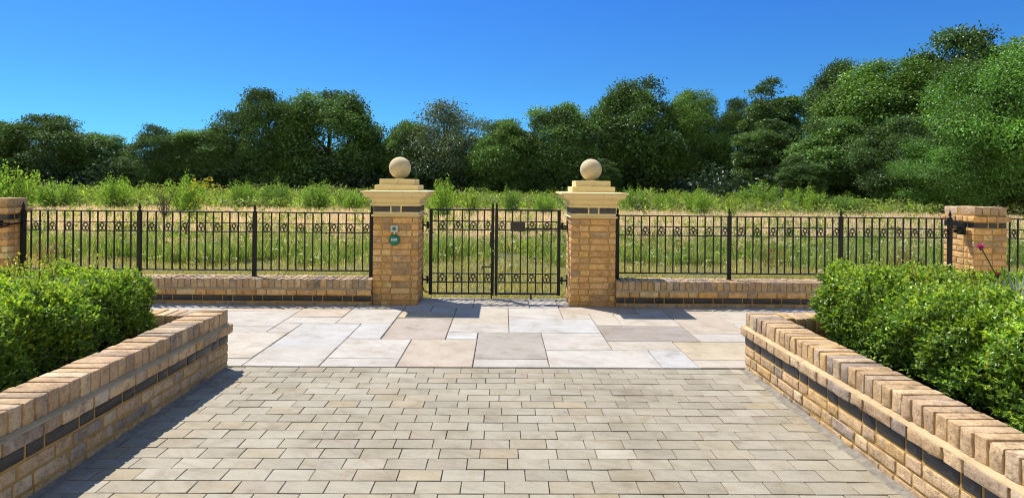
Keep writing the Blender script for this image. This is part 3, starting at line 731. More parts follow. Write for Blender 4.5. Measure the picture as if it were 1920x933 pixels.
# ------------------------------------------------------------------ foliage helpers
def unit(V): return V / (np.linalg.norm(V, axis=-1, keepdims=True) + 1e-9)
def leaves(mb, P, D, NN, L, Wd, col, fold=.15):
    """kite leaves: base P, direction D, normal NN, length L, width Wd (arrays)"""
    n = len(P); S_ = unit(np.cross(D, NN)); NN = unit(np.cross(S_, D))
    L = np.broadcast_to(L, (n,))[:, None]; Wd = np.broadcast_to(Wd, (n,))[:, None]
    a = P; m = P + D * L * .45
    b = m + S_ * Wd / 2 + NN * L * fold; d = m - S_ * Wd / 2 + NN * L * fold; c = P + D * L
    V = np.stack([a, b, c, d], 1).reshape(-1, 3)
    F = np.arange(4 * n).reshape(n, 4)
    mb.add(V, F, col, np.zeros(n))
def rdir(rng, n): return unit(rng.normal(0, 1, (n, 3)))
def shade_col(rng, n, base, var=.18, hue=.08):
    b = np.asarray(base, float)
    k = np.exp(rng.normal(0, var, (n, 1)))
    h = np.stack([1 + rng.normal(0, hue, n), np.ones(n), 1 + rng.normal(0, hue, n)], 1)
    return np.clip(b * k * h, .004, .9)

# hedges -------------------------------------------------------------
def noise2(x, y, seed):
    r = R_(seed); s = 0
    for k in range(7):
        a = r.uniform(0, 6.28); f = r.uniform(2.5, 11); s = s + np.sin(f * (x * math.cos(a) + y * math.sin(a)) + r.uniform(0, 6.28)) / 7 ** .5
    return s
def hedge(x0, x1, y0, y1, ztop, seed, label, nside, shoots, dip=None):
    rng = R_(seed); zb = .30
    t = thing("box_hedge", label, "hedge", ((x0 + x1) / 2, (y0 + y1) / 2, zb)); off = np.array(t.location)
    # sprigs: position on the shell, outward direction
    P = []; O = []
    A_top = (x1 - x0) * (y1 - y0); Hh = ztop - zb
    faces = [('t', A_top), ('x0', (y1 - y0) * Hh), ('x1', (y1 - y0) * Hh), ('y1', (x1 - x0) * Hh)]
    for f, A in faces:
        n = int(A * nside)
        u = rng.random(n); v = rng.random(n); dep = np.abs(rng.normal(0, .05, n))
        if f == 't': p = np.stack([x0 + u * (x1 - x0), y0 + v * (y1 - y0), np.full(n, ztop) - dep], 1); o = np.tile([0, 0, 1.], (n, 1))
        elif f == 'x0': p = np.stack([x0 + dep, y0 + u * (y1 - y0), zb + .03 + v * (Hh - .03)], 1); o = np.tile([-1., 0, .25], (n, 1))
        elif f == 'x1': p = np.stack([x1 - dep, y0 + u * (y1 - y0), zb + .03 + v * (Hh - .03)], 1); o = np.tile([1., 0, .25], (n, 1))
        else: p = np.stack([x0 + u * (x1 - x0), y1 - dep, zb + .03 + v * (Hh - .03)], 1); o = np.tile([0, 1., .25], (n, 1))
        P.append(p); O.append(o)
    P = np.concatenate(P); O = np.concatenate(O)
    bump_ = noise2(P[:, 0] * 1.6 + P[:, 2] * 2, P[:, 1] * 1.6, seed) * .042 + noise2(P[:, 0] * 4, P[:, 1] * 4 + P[:, 2] * 4, seed + 1) * .018
    P = P + O * bump_[:, None]
    # round shoulders
    e = np.minimum(np.minimum(P[:, 0] - x0, x1 - P[:, 0]), y1 - P[:, 1])
    P[:, 2] -= np.where(P[:, 2] > ztop - .12, np.clip(.09 - e, 0, .09) ** 2 * 7, 0)
    # tuck the foot in a little
    lowf = np.clip((zb + .14 - P[:, 2]) / .14, 0, 1)
    P -= O * (lowf * .07)[:, None]
    if dip:
        for (dx, dy, rr, dz) in dip:
            w = np.exp(-(((P[:, 0] - dx) / rr) ** 2 + ((P[:, 1] - dy) / rr) ** 2)); P[:, 2] = zb + (P[:, 2] - zb) * (1 - dz * w)
    n = len(P)
    mb = MB(); per = 8
    ax = unit(O * .8 + rdir(rng, n) * .75 + np.array([0, 0, .45]))
    sl = rng.uniform(.035, .075, n)
    tone = np.exp(noise2(P[:, 0] * 4, P[:, 1] * 4 + P[:, 2] * 5, seed + 5) * .18)
    for j in range(per):
        s = (j + .5) / per
        base = P + ax * (sl * s)[:, None]
        d = unit(rdir(rng, n) * 1.0 + ax * (.35 + .7 * s))
        nn = unit(np.array([0, 0, 1.]) * .6 + ax * .5 + rdir(rng, n) * .55)
        young = rng.random(n) < (.12 + .45 * s * (O[:, 2] > .5) + .2 * s)
        c = np.where(young[:, None], shade_col(rng, n, (.33, .47, .05), .16), shade_col(rng, n, (.13, .245, .032), .2)) * tone[:, None]
        leaves(mb, base - off, d, nn, rng.uniform(.018, .031, n), rng.uniform(.012, .018, n), c)
    # deeper, sparser leaves that fill the body
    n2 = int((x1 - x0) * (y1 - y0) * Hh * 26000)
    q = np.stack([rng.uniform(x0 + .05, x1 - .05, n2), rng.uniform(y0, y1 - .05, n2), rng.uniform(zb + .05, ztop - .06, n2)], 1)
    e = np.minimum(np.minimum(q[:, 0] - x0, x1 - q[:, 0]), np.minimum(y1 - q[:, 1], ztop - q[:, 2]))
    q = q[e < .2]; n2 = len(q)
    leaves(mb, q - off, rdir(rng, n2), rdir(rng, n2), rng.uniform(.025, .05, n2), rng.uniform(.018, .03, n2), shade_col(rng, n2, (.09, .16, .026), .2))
    # taller shoots
    st = MB()
    for (sx, sy, sh) in shoots:
        k = 26; b0 = np.array((sx, sy, ztop - .06)); tip = b0 + np.array((rng.normal(0, .03), rng.normal(0, .03), sh + .06))
        tube(st, [b0 - off, (b0 * .5 + tip * .5) + rng.normal(0, .006, 3) - off, tip - off], [.0028, .002, .001], 5, (.12, .13, .05))
        s = rng.uniform(.15, 1, k)[:, None]; pp = b0 + (tip - b0) * s
        leaves(mb, pp - off, unit(rdir(rng, k) + np.array([0, 0, .5])), unit(rdir(rng, k) * .7 + np.array([0, 0, .8])), rng.uniform(.018, .030, k), rng.uniform(.010, .016, k), shade_col(rng, k, (.36, .42, .07), .15))
    # woody stems
    for i in range(int((y1 - y0) * 16)):
        bx, by = rng.uniform(x0 + .12, x1 - .12), rng.uniform(y0, y1 - .12)
        for k in range(4):
            tp = np.array((bx + rng.normal(0, .09), by + rng.normal(0, .09), rng.uniform(zb + .2, ztop - .05)))
            tube(st, [np.array((bx, by, zb - .06)) - off, (np.array((bx, by, zb)) * .4 + tp * .6) + rng.normal(0, .012, 3) - off, tp - off], [.006, .004, .0015], 5, (.13, .10, .07))
    part("foliage", mb, M_BOX, t); part("stems", st, M_BARK, t)
rng = R_(5)
hedge(-5.3, -2.52, .9, 4.43, .735, 61, "clipped box hedge in the left planter with cobweb on top", 2900,
      [(rng.uniform(-3.75, -2.85), rng.uniform(4.0, 4.35), rng.uniform(.06, .20)) for i in range(30)] + [(rng.uniform(-4.2, -2.6), rng.uniform(2.6, 4.3), rng.uniform(.02, .07)) for i in range(40)])
hedge(2.345, 5.1, .9, 4.47, .80, 62, "clipped box hedge in the right planter below the pink flower", 2900,
      [(rng.uniform(2.5, 3.2), rng.uniform(4.0, 4.4), rng.uniform(.04, .13)) for i in range(22)] + [(rng.uniform(2.5, 4.2), rng.uniform(2.6, 4.3), rng.uniform(.02, .06)) for i in range(40)],
      dip=[(2.72, 3.95, .13, .45), (3.04, 3.68, .24, .36), (3.38, 3.92, .26, .34)])

# cobweb on the left hedge
m, nt, b = newmat("cobweb"); co = objco(nt)
mp = N(nt, "ShaderNodeMapping"); mp.inputs["Scale"].default_value = (3, 14, 3); nt.links.new(co, mp.inputs[0])
n1 = noise(nt, 9, 8, .75, mp.outputs[0], 1.5)
nt.links.new(ramp(nt, n1.outputs[0], [(.48, (0, 0, 0)), (.66, (.20, .20, .20))]).outputs[0], b.inputs["Alpha"])
b.inputs["Base Color"].default_value = (.75, .77, .78, 1); b.inputs["Roughness"].default_value = .7
mb = MB(); rng = R_(77); nx, ny = 30, 14; V = []
for j in range(ny):
    for i in range(nx):
        x = -3.75 + 1.15 * i / (nx - 1); yy = 3.35 + .55 * j / (ny - 1) + .55 * i / (nx - 1)
        V.append((x + 3.2, yy - 3.9, .755 + .025 * math.sin(i * .9) * math.sin(j * 1.3) + rng.normal(0, .004) - .74))
mb.add(V, [(j * nx + i, j * nx + i + 1, (j + 1) * nx + i + 1, (j + 1) * nx + i) for j in range(ny - 1) for i in range(nx - 1)])
o = part("cobweb", mb, m, None, True); o.location = (-3.2, 3.9, .74)
tag(o, "thin white cobweb sheet lying on the left hedge top", "cobweb")

# silver plants and flowers in the right planter
def silver_plant(x, y, z, r, seed, label, n=130):
    rng = R_(seed); t = thing("silver_leaved_plant", label, "plant", (x, y, z), "silver tufts in the right planter")
    mb = MB()
    for i in range(n):
        a = rng.uniform(0, 6.283); el = rng.uniform(.2, 1.35); L = r * rng.uniform(.7, 1.1)
        d = np.array((math.cos(a) * math.cos(el), math.sin(a) * math.cos(el), math.sin(el)))
        side = np.array((-math.sin(a), math.cos(a), 0)); w = rng.uniform(.0035, .006)
        pts = [d * L * s + np.array((0, 0, -.55 * L * s * s * math.cos(el))) + np.array((math.cos(a), math.sin(a), 0)) * .03 for s in (0, .35, .7, 1)]
        V = []
        for k, p in enumerate(pts): V += [p - side * w * (1, 1, .7, .1)[k], p + side * w * (1, 1, .7, .1)[k]]
        mb.add(V, [(0, 1, 3, 2), (2, 3, 5, 4), (4, 5, 7, 6)], np.array((.27, .34, .31)) * rng.uniform(.75, 1.25))
    part("leaves", mb, M_GRASS, t)
silver_plant(3.04, 3.68, .64, .25, 81, "silver grey spiky tuft in the right hedge below the far right pier")
silver_plant(3.36, 3.92, .66, .27, 82, "silver grey spiky tuft cut by the right picture edge")
def flower(px, py, y, zroot, lean, col, label, big, cat="flower"):
    x, z = at_y(px, py, y); rng = R_(int(px))
    t = thing("flower", label, cat, (x, y, z))
    mb = MB(); b0 = np.array((lean, .02, zroot - z)); ctrl = np.array((lean * .55, 0, (zroot - z) * .55))
    P = [(1 - s) ** 2 * b0 + 2 * s * (1 - s) * ctrl for s in np.linspace(0, 1, 8)]
    tube(mb, P, .0034, 6, (.07, .12, .04)); part("stem", mb, M_BOX, t)
    mb = MB(); n = int(80 * big)
    d = unit(rdir(rng, n) * np.array((1, 1, .6)) + np.array((0, 0, .35)))
    leaves(mb, d * .004, d, unit(rdir(rng, n) + np.array((0, 0, 1))), rng.uniform(.018, .030, n) * big, .010 * big, shade_col(rng, n, col, .2, .1)); part("bloom", mb, M_PINK, t)
    mb = MB(); lathe(mb, [(.003, -.022), (.008, -.014), (.008, -.003), (.003, .002)], (0, 0, 0), 8, (.06, .1, .04)); part("calyx", mb, M_BOX, t, True)
flower(1839, 463, 3.9, .70, .20, (.55, .05, .30), "bright pink flower on a leaning stem in front of the far right pier", .85)
flower(1871, 514, 3.95, .70, .04, (.28, .03, .05), "dark red flower head low in the right hedge", .7)
flower(1898, 571, 3.6, .68, .02, (.22, .05, .04), "brownish red flower head beside the silver tuft at the right edge", .7)

# bark chips and fallen leaves on the soil by the hedges
mb = MB(); rng = R_(88)
for sx, xa, xb in ((-1, -2.52, -2.30), (1, 2.12, 2.36)):
    n = 900; P = np.stack([rng.uniform(xa, xb, n), rng.uniform(1.2, 4.5, n), rng.uniform(.292, .305, n)], 1)
    d = rdir(rng, n) * np.array((1, 1, .2)); leaves(mb, P, unit(d), unit(rdir(rng, n) * .4 + np.array((0, 0, 1))), rng.uniform(.015, .045, n), rng.uniform(.008, .02, n), shade_col(rng, n, (.10, .075, .055), .5))
stuff(part("bark_chips", mb, M_BARK), "bark chips and dead leaves on the planter soil", "mulch")

# ------------------------------------------------------------------ meadow
def blades(mb, rng, n, X, Y, h, w, lean, col):
    a = rng.uniform(0, 6.283, n); b = rng.uniform(0, 6.283, n)
    P = np.stack([X, Y, np.full(n, -.05)], 1)
    S_ = np.stack([np.cos(a), np.sin(a), np.zeros(n)], 1) * (w / 2)[:, None]
    D = np.stack([np.cos(b), np.sin(b), np.zeros(n)], 1) * (h * lean)[:, None]
    m = P + D * .35 + np.stack([np.zeros(n), np.zeros(n), h * .6], 1); tp = P + D + np.stack([np.zeros(n), np.zeros(n), h], 1)
    V = np.stack([P - S_, P + S_, m + S_ * .75, m - S_ * .75, tp], 1).reshape(-1, 3)
    k = np.arange(n)[:, None] * 5
    mb.add(V, np.concatenate([k, k + 1, k + 2, k + 3], 1), col, np.zeros(n))
    mb2 = np.concatenate([k + 3, k + 2, k + 4], 1)
    mb.f.append((mb2 + mb.k - len(V)).ravel()); mb.n.append(np.full(n, 3)); mb.c.append(np.asarray(col)); mb.r.append(np.zeros(n))
def patch(x, y, seed): return noise2(x * .22, y * .22, seed)
def pick(rng, n, pal, p): return np.array(pal)[rng.choice(len(pal), size=n, p=p)]
def wedge(rng, n, y0, y1, pw=1.0):
    y = y0 + (y1 - y0) * rng.random(n) ** pw
    x = (rng.random(n) * 2 - 1) * (y * .92 + 1.0)
    return x, y
rng = R_(101)
mb = MB(); n = 120000; x, y = wedge(rng, n, 7.62, 12.2, 1.15)
k = (np.abs(x) < 60); c = pick(rng, n, [(.46, .41, .20), (.31, .32, .11), (.21, .26, .07), (.56, .48, .27)], [.34, .30, .18, .18]) * np.exp(rng.normal(0, .2, (n, 1)))
h = rng.uniform(.03, .10, n) * (1 + .3 * patch(x * 4, y * 4, 3)); blades(mb, rng, n, x, y, np.clip(h, .02, .2), rng.uniform(.004, .008, n), rng.uniform(.4, 1.3, n), c)
stuff(part("short_grass", mb, M_GRASS), "short olive grass with straw tufts just behind the fence", "grass")
mb = MB(); n = 150000; x, y = wedge(rng, n, 10.6, 15.0, 1.2)
edge = 11.0 + .7 * patch(x * 2, x * .0 + 3, 9); keep = (y > edge) & (rng.random(n) < np.clip(.62 + .6 * patch(x * 2.5, y * 2, 4), .06, 1)); x, y = x[keep], y[keep]; n = len(x)
c = pick(rng, n, [(.16, .28, .065), (.23, .34, .09), (.12, .21, .055), (.48, .46, .26), (.40, .41, .25)], [.32, .25, .18, .13, .12]) * np.exp(rng.normal(0, .2, (n, 1)))
h = rng.uniform(.14, .40, n) * np.clip(.85 + .3 * patch(x * 3, y * 3, 5), .4, 1.5)
blades(mb, rng, n, x, y, h, rng.uniform(.007, .014, n), rng.uniform(.1, .6, n), c)
stuff(part("tall_grass", mb, M_GRASS), "tall green meadow grass in a band across the field", "grass")
mb = MB(); n = 150000; x, y = wedge(rng, n, 13.2, 40, 1.5)
px_ = patch(x * 1.2, y * 1.2, 6) + np.where(x > .3 * y, -.35, .15); keep = rng.random(n) < np.clip(.8 + .3 * px_, .1, 1); x, y, px_ = x[keep], y[keep], px_[keep]; n = len(x)
green = rng.random(n) < np.clip(.22 - .35 * px_, .03, .95)
c = np.where(green[:, None], pick(rng, n, [(.21, .29, .06), (.30, .35, .10)], [.5, .5]), pick(rng, n, [(.64, .51, .45), (.72, .60, .54), (.58, .46, .38), (.70, .57, .53)], [.3, .3, .2, .2])) * np.exp(rng.normal(0, .15, (n, 1)))
h = rng.uniform(.10, .28, n); blades(mb, rng, n, x, y, h, rng.uniform(.014, .03, n), rng.uniform(.1, .5, n), c)
stuff(part("dry_grass", mb, M_GRASS), "pale pinkish dry grass across the middle of the field", "grass")
# leafy weeds and white umbels
mb = MB(); st = MB(); fl = MB()
nw = 700; x, y = wedge(rng, nw, 11.2, 26, 1.5); hh = rng.uniform(.15, .45, nw)
for i in range(nw):
    k = 22; z = rng.uniform(.1, 1, k) ** .8 * hh[i]
    P = np.stack([x[i] + rng.normal(0, .07, k), y[i] + rng.normal(0, .07, k), z - .05], 1)
    s = .05 + y[i] * .0018
    leaves(mb, P, unit(rdir(rng, k) + np.array((0, 0, .3))), unit(rdir(rng, k) + np.array((0, 0, 1.))), rng.uniform(.8, 1.5, k) * s, rng.uniform(.4, .7, k) * s, shade_col(rng, k, [(.17, .28, .05), (.28, .36, .07), (.13, .21, .05)][i % 3], .2))
stuff(part("weeds", mb, M_GRASS), "leafy weeds scattered through the meadow grass", "weeds")
nf = 1500; y = 9.5 + 22 * rng.random(nf) ** 1.2; x = np.where(rng.random(nf) < .62, rng.uniform(.12, .95, nf) * y, rng.uniform(-.9, .15, nf) * y)
z = rng.uniform(.25, .62, nf) * np.clip((y - 8) / 4, .35, 1)
k = 5; P = (np.stack([x, y, z], 1)[:, None, :] + rng.normal(0, .022, (nf, k, 3)) * np.array((1, 1, .3))).reshape(-1, 3); n = len(P)
leaves(fl, P, unit(rdir(rng, n) * np.array((1, 1, .2))), unit(rdir(rng, n) * .4 + np.array((0, 0, 1.))), .035, .03, shade_col(rng, n, (.62, .63, .52), .12, .03))
stuff(part("white_flowers", fl, M_GRASS), "small white flower heads scattered over the meadow", "wild flowers")
# rusty dock stalks
mb = MB()
for (qx, qy, yy, ncl) in ((85, 490, 9.6, 1.0), (1450, 500, 9.8, .9), (1690, 490, 10.0, .9), (1215, 455, 13, .6)):
    cx, cz = at_y(qx, qy, yy); k = int(420 * ncl)
    P = np.stack([cx + rng.normal(0, .13, k), yy + rng.normal(0, .12, k), rng.uniform(.05, .42, k)], 1)
    leaves(mb, P, unit(rdir(rng, k) * .7 + np.array((0, 0, .8))), rdir(rng, k), rng.uniform(.02, .05, k), rng.uniform(.010, .02, k), shade_col(rng, k, (.24, .14, .08), .3))
stuff(part("dock_seedheads", mb, M_GRASS), "rusty brown dock seed heads behind the fence", "weeds")

# shrubs -------------------------------------------------------------
def shrub_mesh(seed, h, w, nst, per, leaf, base):
    rng = R_(seed); mb, st = MB(), MB()
    for i in range(nst):
        a = rng.uniform(0, 6.283); r = w / 2 * rng.uniform(.1, 1) ** .6
        hh = h * rng.uniform(.55, 1.0) * (1 - .35 * (r / (w / 2)) ** 2)
        b0 = np.array((math.cos(a) * r * .35, math.sin(a) * r * .35, -.06)); tp = np.array((math.cos(a) * r, math.sin(a) * r, hh))
        tube(st, [b0, b0 * .4 + tp * .6 + np.array((0, 0, .06 * h)), tp], [.018, .010, .004], 5, (.1, .08, .05))
        k = per; s = rng.uniform(.08, 1.02, k)[:, None]
        P = b0 + (tp - b0) * s + rng.normal(0, 1, (k, 3)) * (.13 * (1.15 - s * .8)) * min(w, 1.6)
        P[:, 2] = np.abs(P[:, 2])
        leaves(mb, P, unit(rdir(rng, k) + np.array((0, 0, .35))), unit(rdir(rng, k) * .8 + np.array((0, 0, .8))), rng.uniform(.7, 1.3, k) * leaf, rng.uniform(.5, .8, k) * leaf, shade_col(rng, k, base, .25, .1))
    return mb.mesh("foliage", M_SHRUB), st.mesh("stems", M_BARK)
SH = [shrub_mesh(201, 1.5, 1.9, 22, 150, .085, (.17, .31, .06)), shrub_mesh(202, 1.5, 1.5, 18, 150, .08, (.13, .25, .06)), shrub_mesh(203, 1.5, 2.4, 28, 140, .09, (.20, .35, .065)), shrub_mesh(204, 1.6, .8, 9, 120, .08, (.25, .38, .07))]
def shrub(px, top, wpx, Y, v, label):
    x, zt = at_y(px, top, Y); w = wpx / FPX * Y
    t = thing("shrub", label, "shrub", (x, Y, -.045), "young shrubs growing in the meadow")
    w0, h0 = [(1.9, 1.5), (1.5, 1.5), (2.4, 1.5), (.8, 1.6)][v]
    t.scale = (w / w0, w / w0, 1.42 * (zt + .045) / h0); t.rotation_euler = (0, 0, (px * 1.7) % 6.28)
    for nm, me in zip(("foliage", "stems"), SH[v]): link(nm, me, t)
for q in [(18, 328, 105, 29, 2, "large bright green shrub above the left end pier at the picture edge"),
          (110, 352, 90, 31, 0, "mid green shrub just right of the left end pier"),
          (226, 343, 85, 32, 2, "broad green shrub behind the first fence panel from the left"),
          (352, 344, 78, 27, 2, "dense bright shrub just left of the yellow leaved sapling"),
          (452, 352, 60, 33, 0, "small shrub between the yellow sapling and second fence post from the left"),
          (514, 350, 58, 33, 1, "rounded dark green shrub behind the fence post nearest to the left pier"),
          (598, 354, 74, 32, 0, "shrub midway behind the fence panel next to the left gate pier"),
          (662, 365, 66, 32, 2, "low shrub touching the cap of the left gate pier on its left"),
          (826, 350, 66, 26, 2, "tall light green shrub right of the left gate pier's cap"),
          (884, 362, 46, 30, 3, "narrow shrub behind the left gate leaf"),
          (956, 362, 42, 31, 1, "dark small shrub just right of the two gate finials"),
          (1020, 374, 50, 30, 0, "low bright shrub behind the right gate leaf"),
          (1190, 362, 58, 33, 0, "shrub right beside the cap of the right gate pier"),
          (1246, 368, 56, 34, 2, "light green shrub second to the right of the right gate pier"),
          (1312, 364, 70, 31, 2, "broad shrub left of the fence post with a thin sapling above"),
          (1372, 370, 24, 28, 3, "thin upright sapling rising above a fence post right of the gate"),
          (1424, 356, 86, 35, 0, "large shrub in the middle of the right fence, under dark trees"),
          (1508, 360, 84, 34, 2, "wide bright shrub left of the second post from the far right pier"),
          (1590, 372, 70, 33, 1, "dark green shrub behind the last fence panel before the far right pier")]: shrub(*q)
# bare twiggy bush and the yellow leaved sapling
x, zt = at_y(310, 352, 22)
t = thing("twiggy_bush", "leafless grey twiggy bush behind the left fence, left of the yellow sapling", "bush", (x, 22, -.045)); mb = MB(); rng = R_(301)
for i in range(16):
    a = rng.uniform(0, 6.28); r = rng.uniform(.1, .45); h = rng.uniform(.7, 1.32)
    p0 = np.array((rng.normal(0, .03), rng.normal(0, .03), 0)); p2 = np.array((math.cos(a) * r, math.sin(a) * r, h)); tube(mb, [p0, p0 * .5 + p2 * .5 + rng.normal(0, .05, 3), p2], [.014, .009, .004], 5)
    for j in range(4):
        q = p0 + (p2 - p0) * rng.uniform(.4, .9); tube(mb, [q, q + np.array((rng.normal(0, .15), rng.normal(0, .15), rng.uniform(.1, .3)))], [.006, .003], 4)
part("twigs", mb, M_BARK, t)
x0_, z0_ = at_y(346, 442, 14); x1_, z1_ = at_y(384, 335, 14)
t = thing("sapling", "leaning sapling with sparse yellow leaves behind the left fence", "sapling", (x0_, 14, -.045)); mb = MB(); lf = MB(); H_ = z1_ + .045
P = np.array([(0, 0, 0), ((x1_ - x0_) * .1, 0, H_ * .3), ((x1_ - x0_) * .55, 0, H_ * .62), (x1_ - x0_, 0, H_)]); tube(mb, P, [.014, .012, .009, .004], 6); part("trunk", mb, M_BARK, t)
for i in range(22):
    s = rng.uniform(.35, 1.0); q = np.array([np.interp(s, [0, .3, .62, 1], P[:, k]) for k in range(3)]); e = q + np.array((rng.normal(.05, .22), rng.normal(0, .2), rng.normal(.02, .12)))
    tube(mb, [q, e], [.005, .002], 4); k = 11
    pp = q + (e - q) * rng.uniform(.4, 1.1, (k, 1)) + rng.normal(0, .03, (k, 3))
    leaves(lf, pp, rdir(rng, k), unit(rdir(rng, k) + np.array((0, 0, .6))), rng.uniform(.05, .085, k), rng.uniform(.03, .05, k), shade_col(rng, k, (.36, .32, .05) if s > .85 else (.22, .29, .05), .2))
part("crown", lf, M_SHRUB, t); part("branches", mb, M_BARK, t) if False else None

# bramble scrub band (one mass)
mb = MB(); rng = R_(311); n = 100000
y = rng.uniform(31, 47, n); x = (rng.random(n) * 2 - 1) * (y * .9)
hb = np.clip(.30 + .30 * noise2(x * .5, y * .5, 12) + np.clip((y - 31) / 14, 0, 1) * .46 + np.where(np.abs(x) > .22 * y, .12, 0), .0, 1.45)
keep = (hb > .12) & (rng.random(n) < np.clip((y - 30.4) / 2, .15, 1)); x, y, hb = x[keep], y[keep], hb[keep]; n = len(x)
P = np.stack([x, y, hb * rng.random(n) ** .5 - .03], 1)
tone = np.exp(.38 * noise2(x * .6, y * .6, 15))[:, None]; greyb = (noise2(x * .3, y * .6, 19) > .45)[:, None]
c = np.where(greyb, shade_col(rng, n, (.19, .25, .15), .25), shade_col(rng, n, (.17, .26, .05), .3)) * tone
leaves(mb, P, unit(rdir(rng, n) + np.array((0, 0, .4))), unit(rdir(rng, n) * .8 + np.array((0, 0, .8))), rng.uniform(.09, .2, n), rng.uniform(.06, .12, n), c)
stuff(part("bramble_scrub", mb, M_SHRUB), "low green bramble scrub between the dry grass and the trees", "scrub")

# ------------------------------------------------------------------ trees
def tree_mesh(seed, W, H, lobes, sub, per, leaf, base, lobe_r=(.13, .22), zc=.50, hz=.50, airy=0.0, limbs=9, tint=.24, top=1.0):
    rng = R_(seed); mb, tr = MB(), MB()
    hw = W / 2
    tube(tr, [(0, 0, -.3), (.05, 0, H * .15), (-.06, .05, H * .35), (.05, 0, H * .62), (0, 0, H * .85)], [H * .030, H * .024, H * .019, H * .011, H * .003], 8)
    cen = []
    for i in range(lobes):
        d = unit(rng.normal(0, 1, 3)); f = rng.uniform(.72, 1.0) if i > lobes // 4 else 1.0
        lr = W * rng.uniform(*lobe_r)
        az = math.atan2(d[1], d[0]); f *= 1 + .15 * math.sin(2 * az + seed) * (1 - abs(d[2])) + .13 * math.sin(3 * az + 4 * d[2] + 2 * seed)
        # each lobe touches the domed crown envelope from inside
        p = np.array((d[0] * (hw - lr) * f, d[1] * (hw - lr) * f, H * zc + d[2] * max(.1, H * hz - lr * .85) * f))
        p[2] = max(p[2], .11 * H)
        cen.append((p, lr))
    for p, lr in cen[:limbs * 2]:
        b0 = np.array((0, 0, max(.12 * H, p[2] * rng.uniform(.35, .6)))); m_ = b0 * .5 + p * .5 + rng.normal(0, .04, 3) * W; m_[2] += .03 * H
        tube(tr, [b0, m_, p], [H * .011, H * .007, H * .002], 6)
    for p, lr in cen:
        k = max(6, int(sub * (lr / (W * .17)) ** 2))
        out = unit(p - np.array((0, 0, H * .45))) * .65 + np.array((0, 0, .45))
        dd = unit(rng.normal(0, 1, (k, 3)) + out)
        sc = p + dd * lr * rng.uniform(.74, 1.08, (k, 1)) * np.array((1, 1, .80))
        tone = np.exp(rng.normal(0, tint))
        sp_ = rng.random(k) < .09; sc[sp_] += dd[sp_] * lr * rng.uniform(.12, .38, (sp_.sum(), 1))
        n = k * per
        C = np.repeat(sc, per, 0); Dd = np.repeat(dd, per, 0)
        spread = W * .035 * (1 + airy)
        P = C + np.clip(rng.normal(0, 1, (n, 3)), -1.9, 1.9) * spread * np.array((1, 1, .6))
        d = unit(rdir(rng, n) + Dd * .6 - np.array((0, 0, .15 + .9 * airy)))
        nn = unit(rdir(rng, n) * .75 + np.array((0, 0, .75)) + Dd * .5)
        st = np.repeat(np.exp(rng.normal(0, .14, k)), per)[:, None]
        col = shade_col(rng, n, base, .18, .10) * tone * st
        ok = P[:, 2] > .02
        leaves(mb, P[ok], d[ok], nn[ok], rng.uniform(.7, 1.4, ok.sum()) * leaf, rng.uniform(.5, .85, ok.sum()) * leaf, col[ok])
    return mb.mesh("crown", M_LEAF), tr.mesh("trunk", M_BARK), W, H
DG = (.076, .150, .036); MG = (.098, .190, .044); LG = (.125, .240, .045); GG = (.125, .180, .095)
TV = {
    'oak':   tree_mesh(401, 9.5, 10, 74, 66, 17, .205, DG, (.10, .17)),
    'oak2':  tree_mesh(402, 9.0, 10, 68, 66, 17, .205, (.082, .164, .040), (.10, .18)),
    'round': tree_mesh(403, 7.0, 8, 66, 62, 16, .175, MG, (.11, .18)),
    'maple': tree_mesh(404, 7.5, 9, 66, 64, 17, .19, (.096, .186, .050), (.11, .18)),
    'birch': tree_mesh(405, 7.0, 9, 70, 46, 14, .18, GG, (.10, .16), airy=.9),
    'ash':   tree_mesh(406, 7.5, 10, 84, 90, 14, .165, LG, (.10, .17), airy=.2),
    'tall':  tree_mesh(407, 6.0, 11, 70, 58, 17, .18, DG, (.11, .19), zc=.5),
    'willow': tree_mesh(408, 8.0, 8, 95, 100, 16, .125, (.105, .235, .040), (.10, .16), airy=.25),
}
def tree(px, top, wpx, Y, v, label, rot=0.0, nm="tree"):
    x, zt = at_y(px, top, Y); w = 1.12 * wpx / FPX * Y; cr, tk, W, H = TV[v]
    t = thing(nm, label, "tree", (x, Y, -.045), "trees along the far edge of the meadow")
    t.scale = (w / W, w / W, (zt + .045) / H); t.rotation_euler = (0, 0, rot)
    link("crown", cr, t); link("trunk", tk, t)
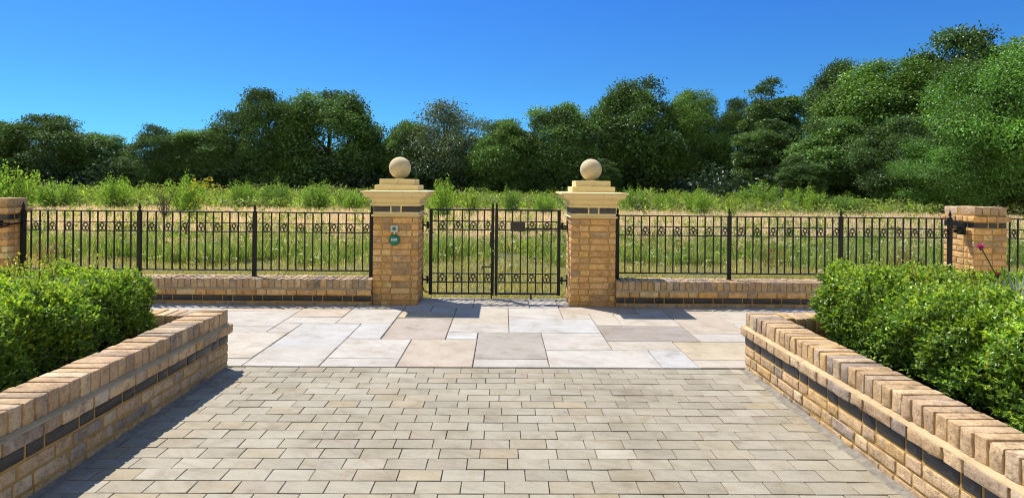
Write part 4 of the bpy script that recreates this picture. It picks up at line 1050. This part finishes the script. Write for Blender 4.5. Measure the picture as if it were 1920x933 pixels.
for q in [(-8, 234, 110, 58, 'round', "dark tree cut by the left picture edge, lower than its neighbour", .3),
          (84, 221, 170, 57, 'oak', "broad domed dark oak above the left end pier", 1.1),
          (178, 246, 120, 60, 'maple', "dark tree on the right shoulder of the broad left oak", 2.0),
          (240, 288, 60, 74, 'round', "low distant tree in the dip between the two left groups", .2),
          (308, 238, 120, 55, 'oak2', "dark rounded tree just right of the dip in the left treeline", 3.0),
          (398, 236, 130, 56, 'maple', "tree filling the skyline left of the biggest central oak", 4.1),
          (500, 176, 150, 55, 'oak', "tall knobbly oak forming the left half of the central pair", 2.6),
          (618, 169, 190, 57, 'oak2', "large domed oak forming the right half of the central pair", .7),
          (692, 250, 80, 60, 'round', "low tree on the right flank of the large domed oak", 5.0),
          (762, 222, 90, 58, 'maple', "tree directly behind the ball of the left gate pier", 1.6),
          (838, 199, 150, 57, 'birch', "wispy grey green birch between the two gate piers", 0.4),
          (944, 232, 130, 54, 'round', "neat rounded tree standing right above the gate", 2.2),
          (1056, 187, 140, 54, 'maple', "sloping tree behind the ball of the right gate pier", 3.3),
          (1188, 152, 170, 55, 'oak2', "tallest domed tree just right of the right gate pier", 4.6),
          (1296, 176, 120, 54, 'ash', "lighter green tree right of the tall domed tree", 1.2),
          (1384, 192, 90, 55, 'oak', "narrow dark tree in the notch left of the pointed tree", .9),
          (1450, 158, 120, 52, 'tall', "dark pointed tree standing above the lower right treeline", 2.9),
          (1566, 126, 130, 56, 'oak', "distant dark tree poking up behind the light right hand slope of crowns", 5.4),
          (1655, 122, 210, 44, 'ash', "light green sloping tree left of the highest tree", .5),
          (1800, 72, 230, 42, 'oak', "highest dark oak near the right side of the picture", 3.8),
          (1905, 98, 260, 34, 'willow', "bright green feathery tree at the right picture edge", 2.6),
          (1440, 232, 130, 46, 'tall', "low mid green tree in front of the pointed dark tree", .1),
          (1560, 228, 170, 42, 'round', "rounded low tree in front of the distant dark tree", 1.9),
          (1690, 228, 150, 37, 'oak', "low dark tree in front of the light sloping tree", 4.0),
          (1785, 258, 190, 34, 'willow', "low bright tree directly left above the far right pier", 5.2),
          (1500, 296, 90, 39, 'tall', "lowest bushy tree in front of the right group, left of centre", 3.3),
          (1128, 302, 70, 46, 'tall', "small bushy tree just right of the right gate pier's ball", 5.9),
          (2010, 70, 320, 38, 'ash', "tall tree mostly outside the right picture edge", 3.6)]: tree(*q)
# understorey (one mass)
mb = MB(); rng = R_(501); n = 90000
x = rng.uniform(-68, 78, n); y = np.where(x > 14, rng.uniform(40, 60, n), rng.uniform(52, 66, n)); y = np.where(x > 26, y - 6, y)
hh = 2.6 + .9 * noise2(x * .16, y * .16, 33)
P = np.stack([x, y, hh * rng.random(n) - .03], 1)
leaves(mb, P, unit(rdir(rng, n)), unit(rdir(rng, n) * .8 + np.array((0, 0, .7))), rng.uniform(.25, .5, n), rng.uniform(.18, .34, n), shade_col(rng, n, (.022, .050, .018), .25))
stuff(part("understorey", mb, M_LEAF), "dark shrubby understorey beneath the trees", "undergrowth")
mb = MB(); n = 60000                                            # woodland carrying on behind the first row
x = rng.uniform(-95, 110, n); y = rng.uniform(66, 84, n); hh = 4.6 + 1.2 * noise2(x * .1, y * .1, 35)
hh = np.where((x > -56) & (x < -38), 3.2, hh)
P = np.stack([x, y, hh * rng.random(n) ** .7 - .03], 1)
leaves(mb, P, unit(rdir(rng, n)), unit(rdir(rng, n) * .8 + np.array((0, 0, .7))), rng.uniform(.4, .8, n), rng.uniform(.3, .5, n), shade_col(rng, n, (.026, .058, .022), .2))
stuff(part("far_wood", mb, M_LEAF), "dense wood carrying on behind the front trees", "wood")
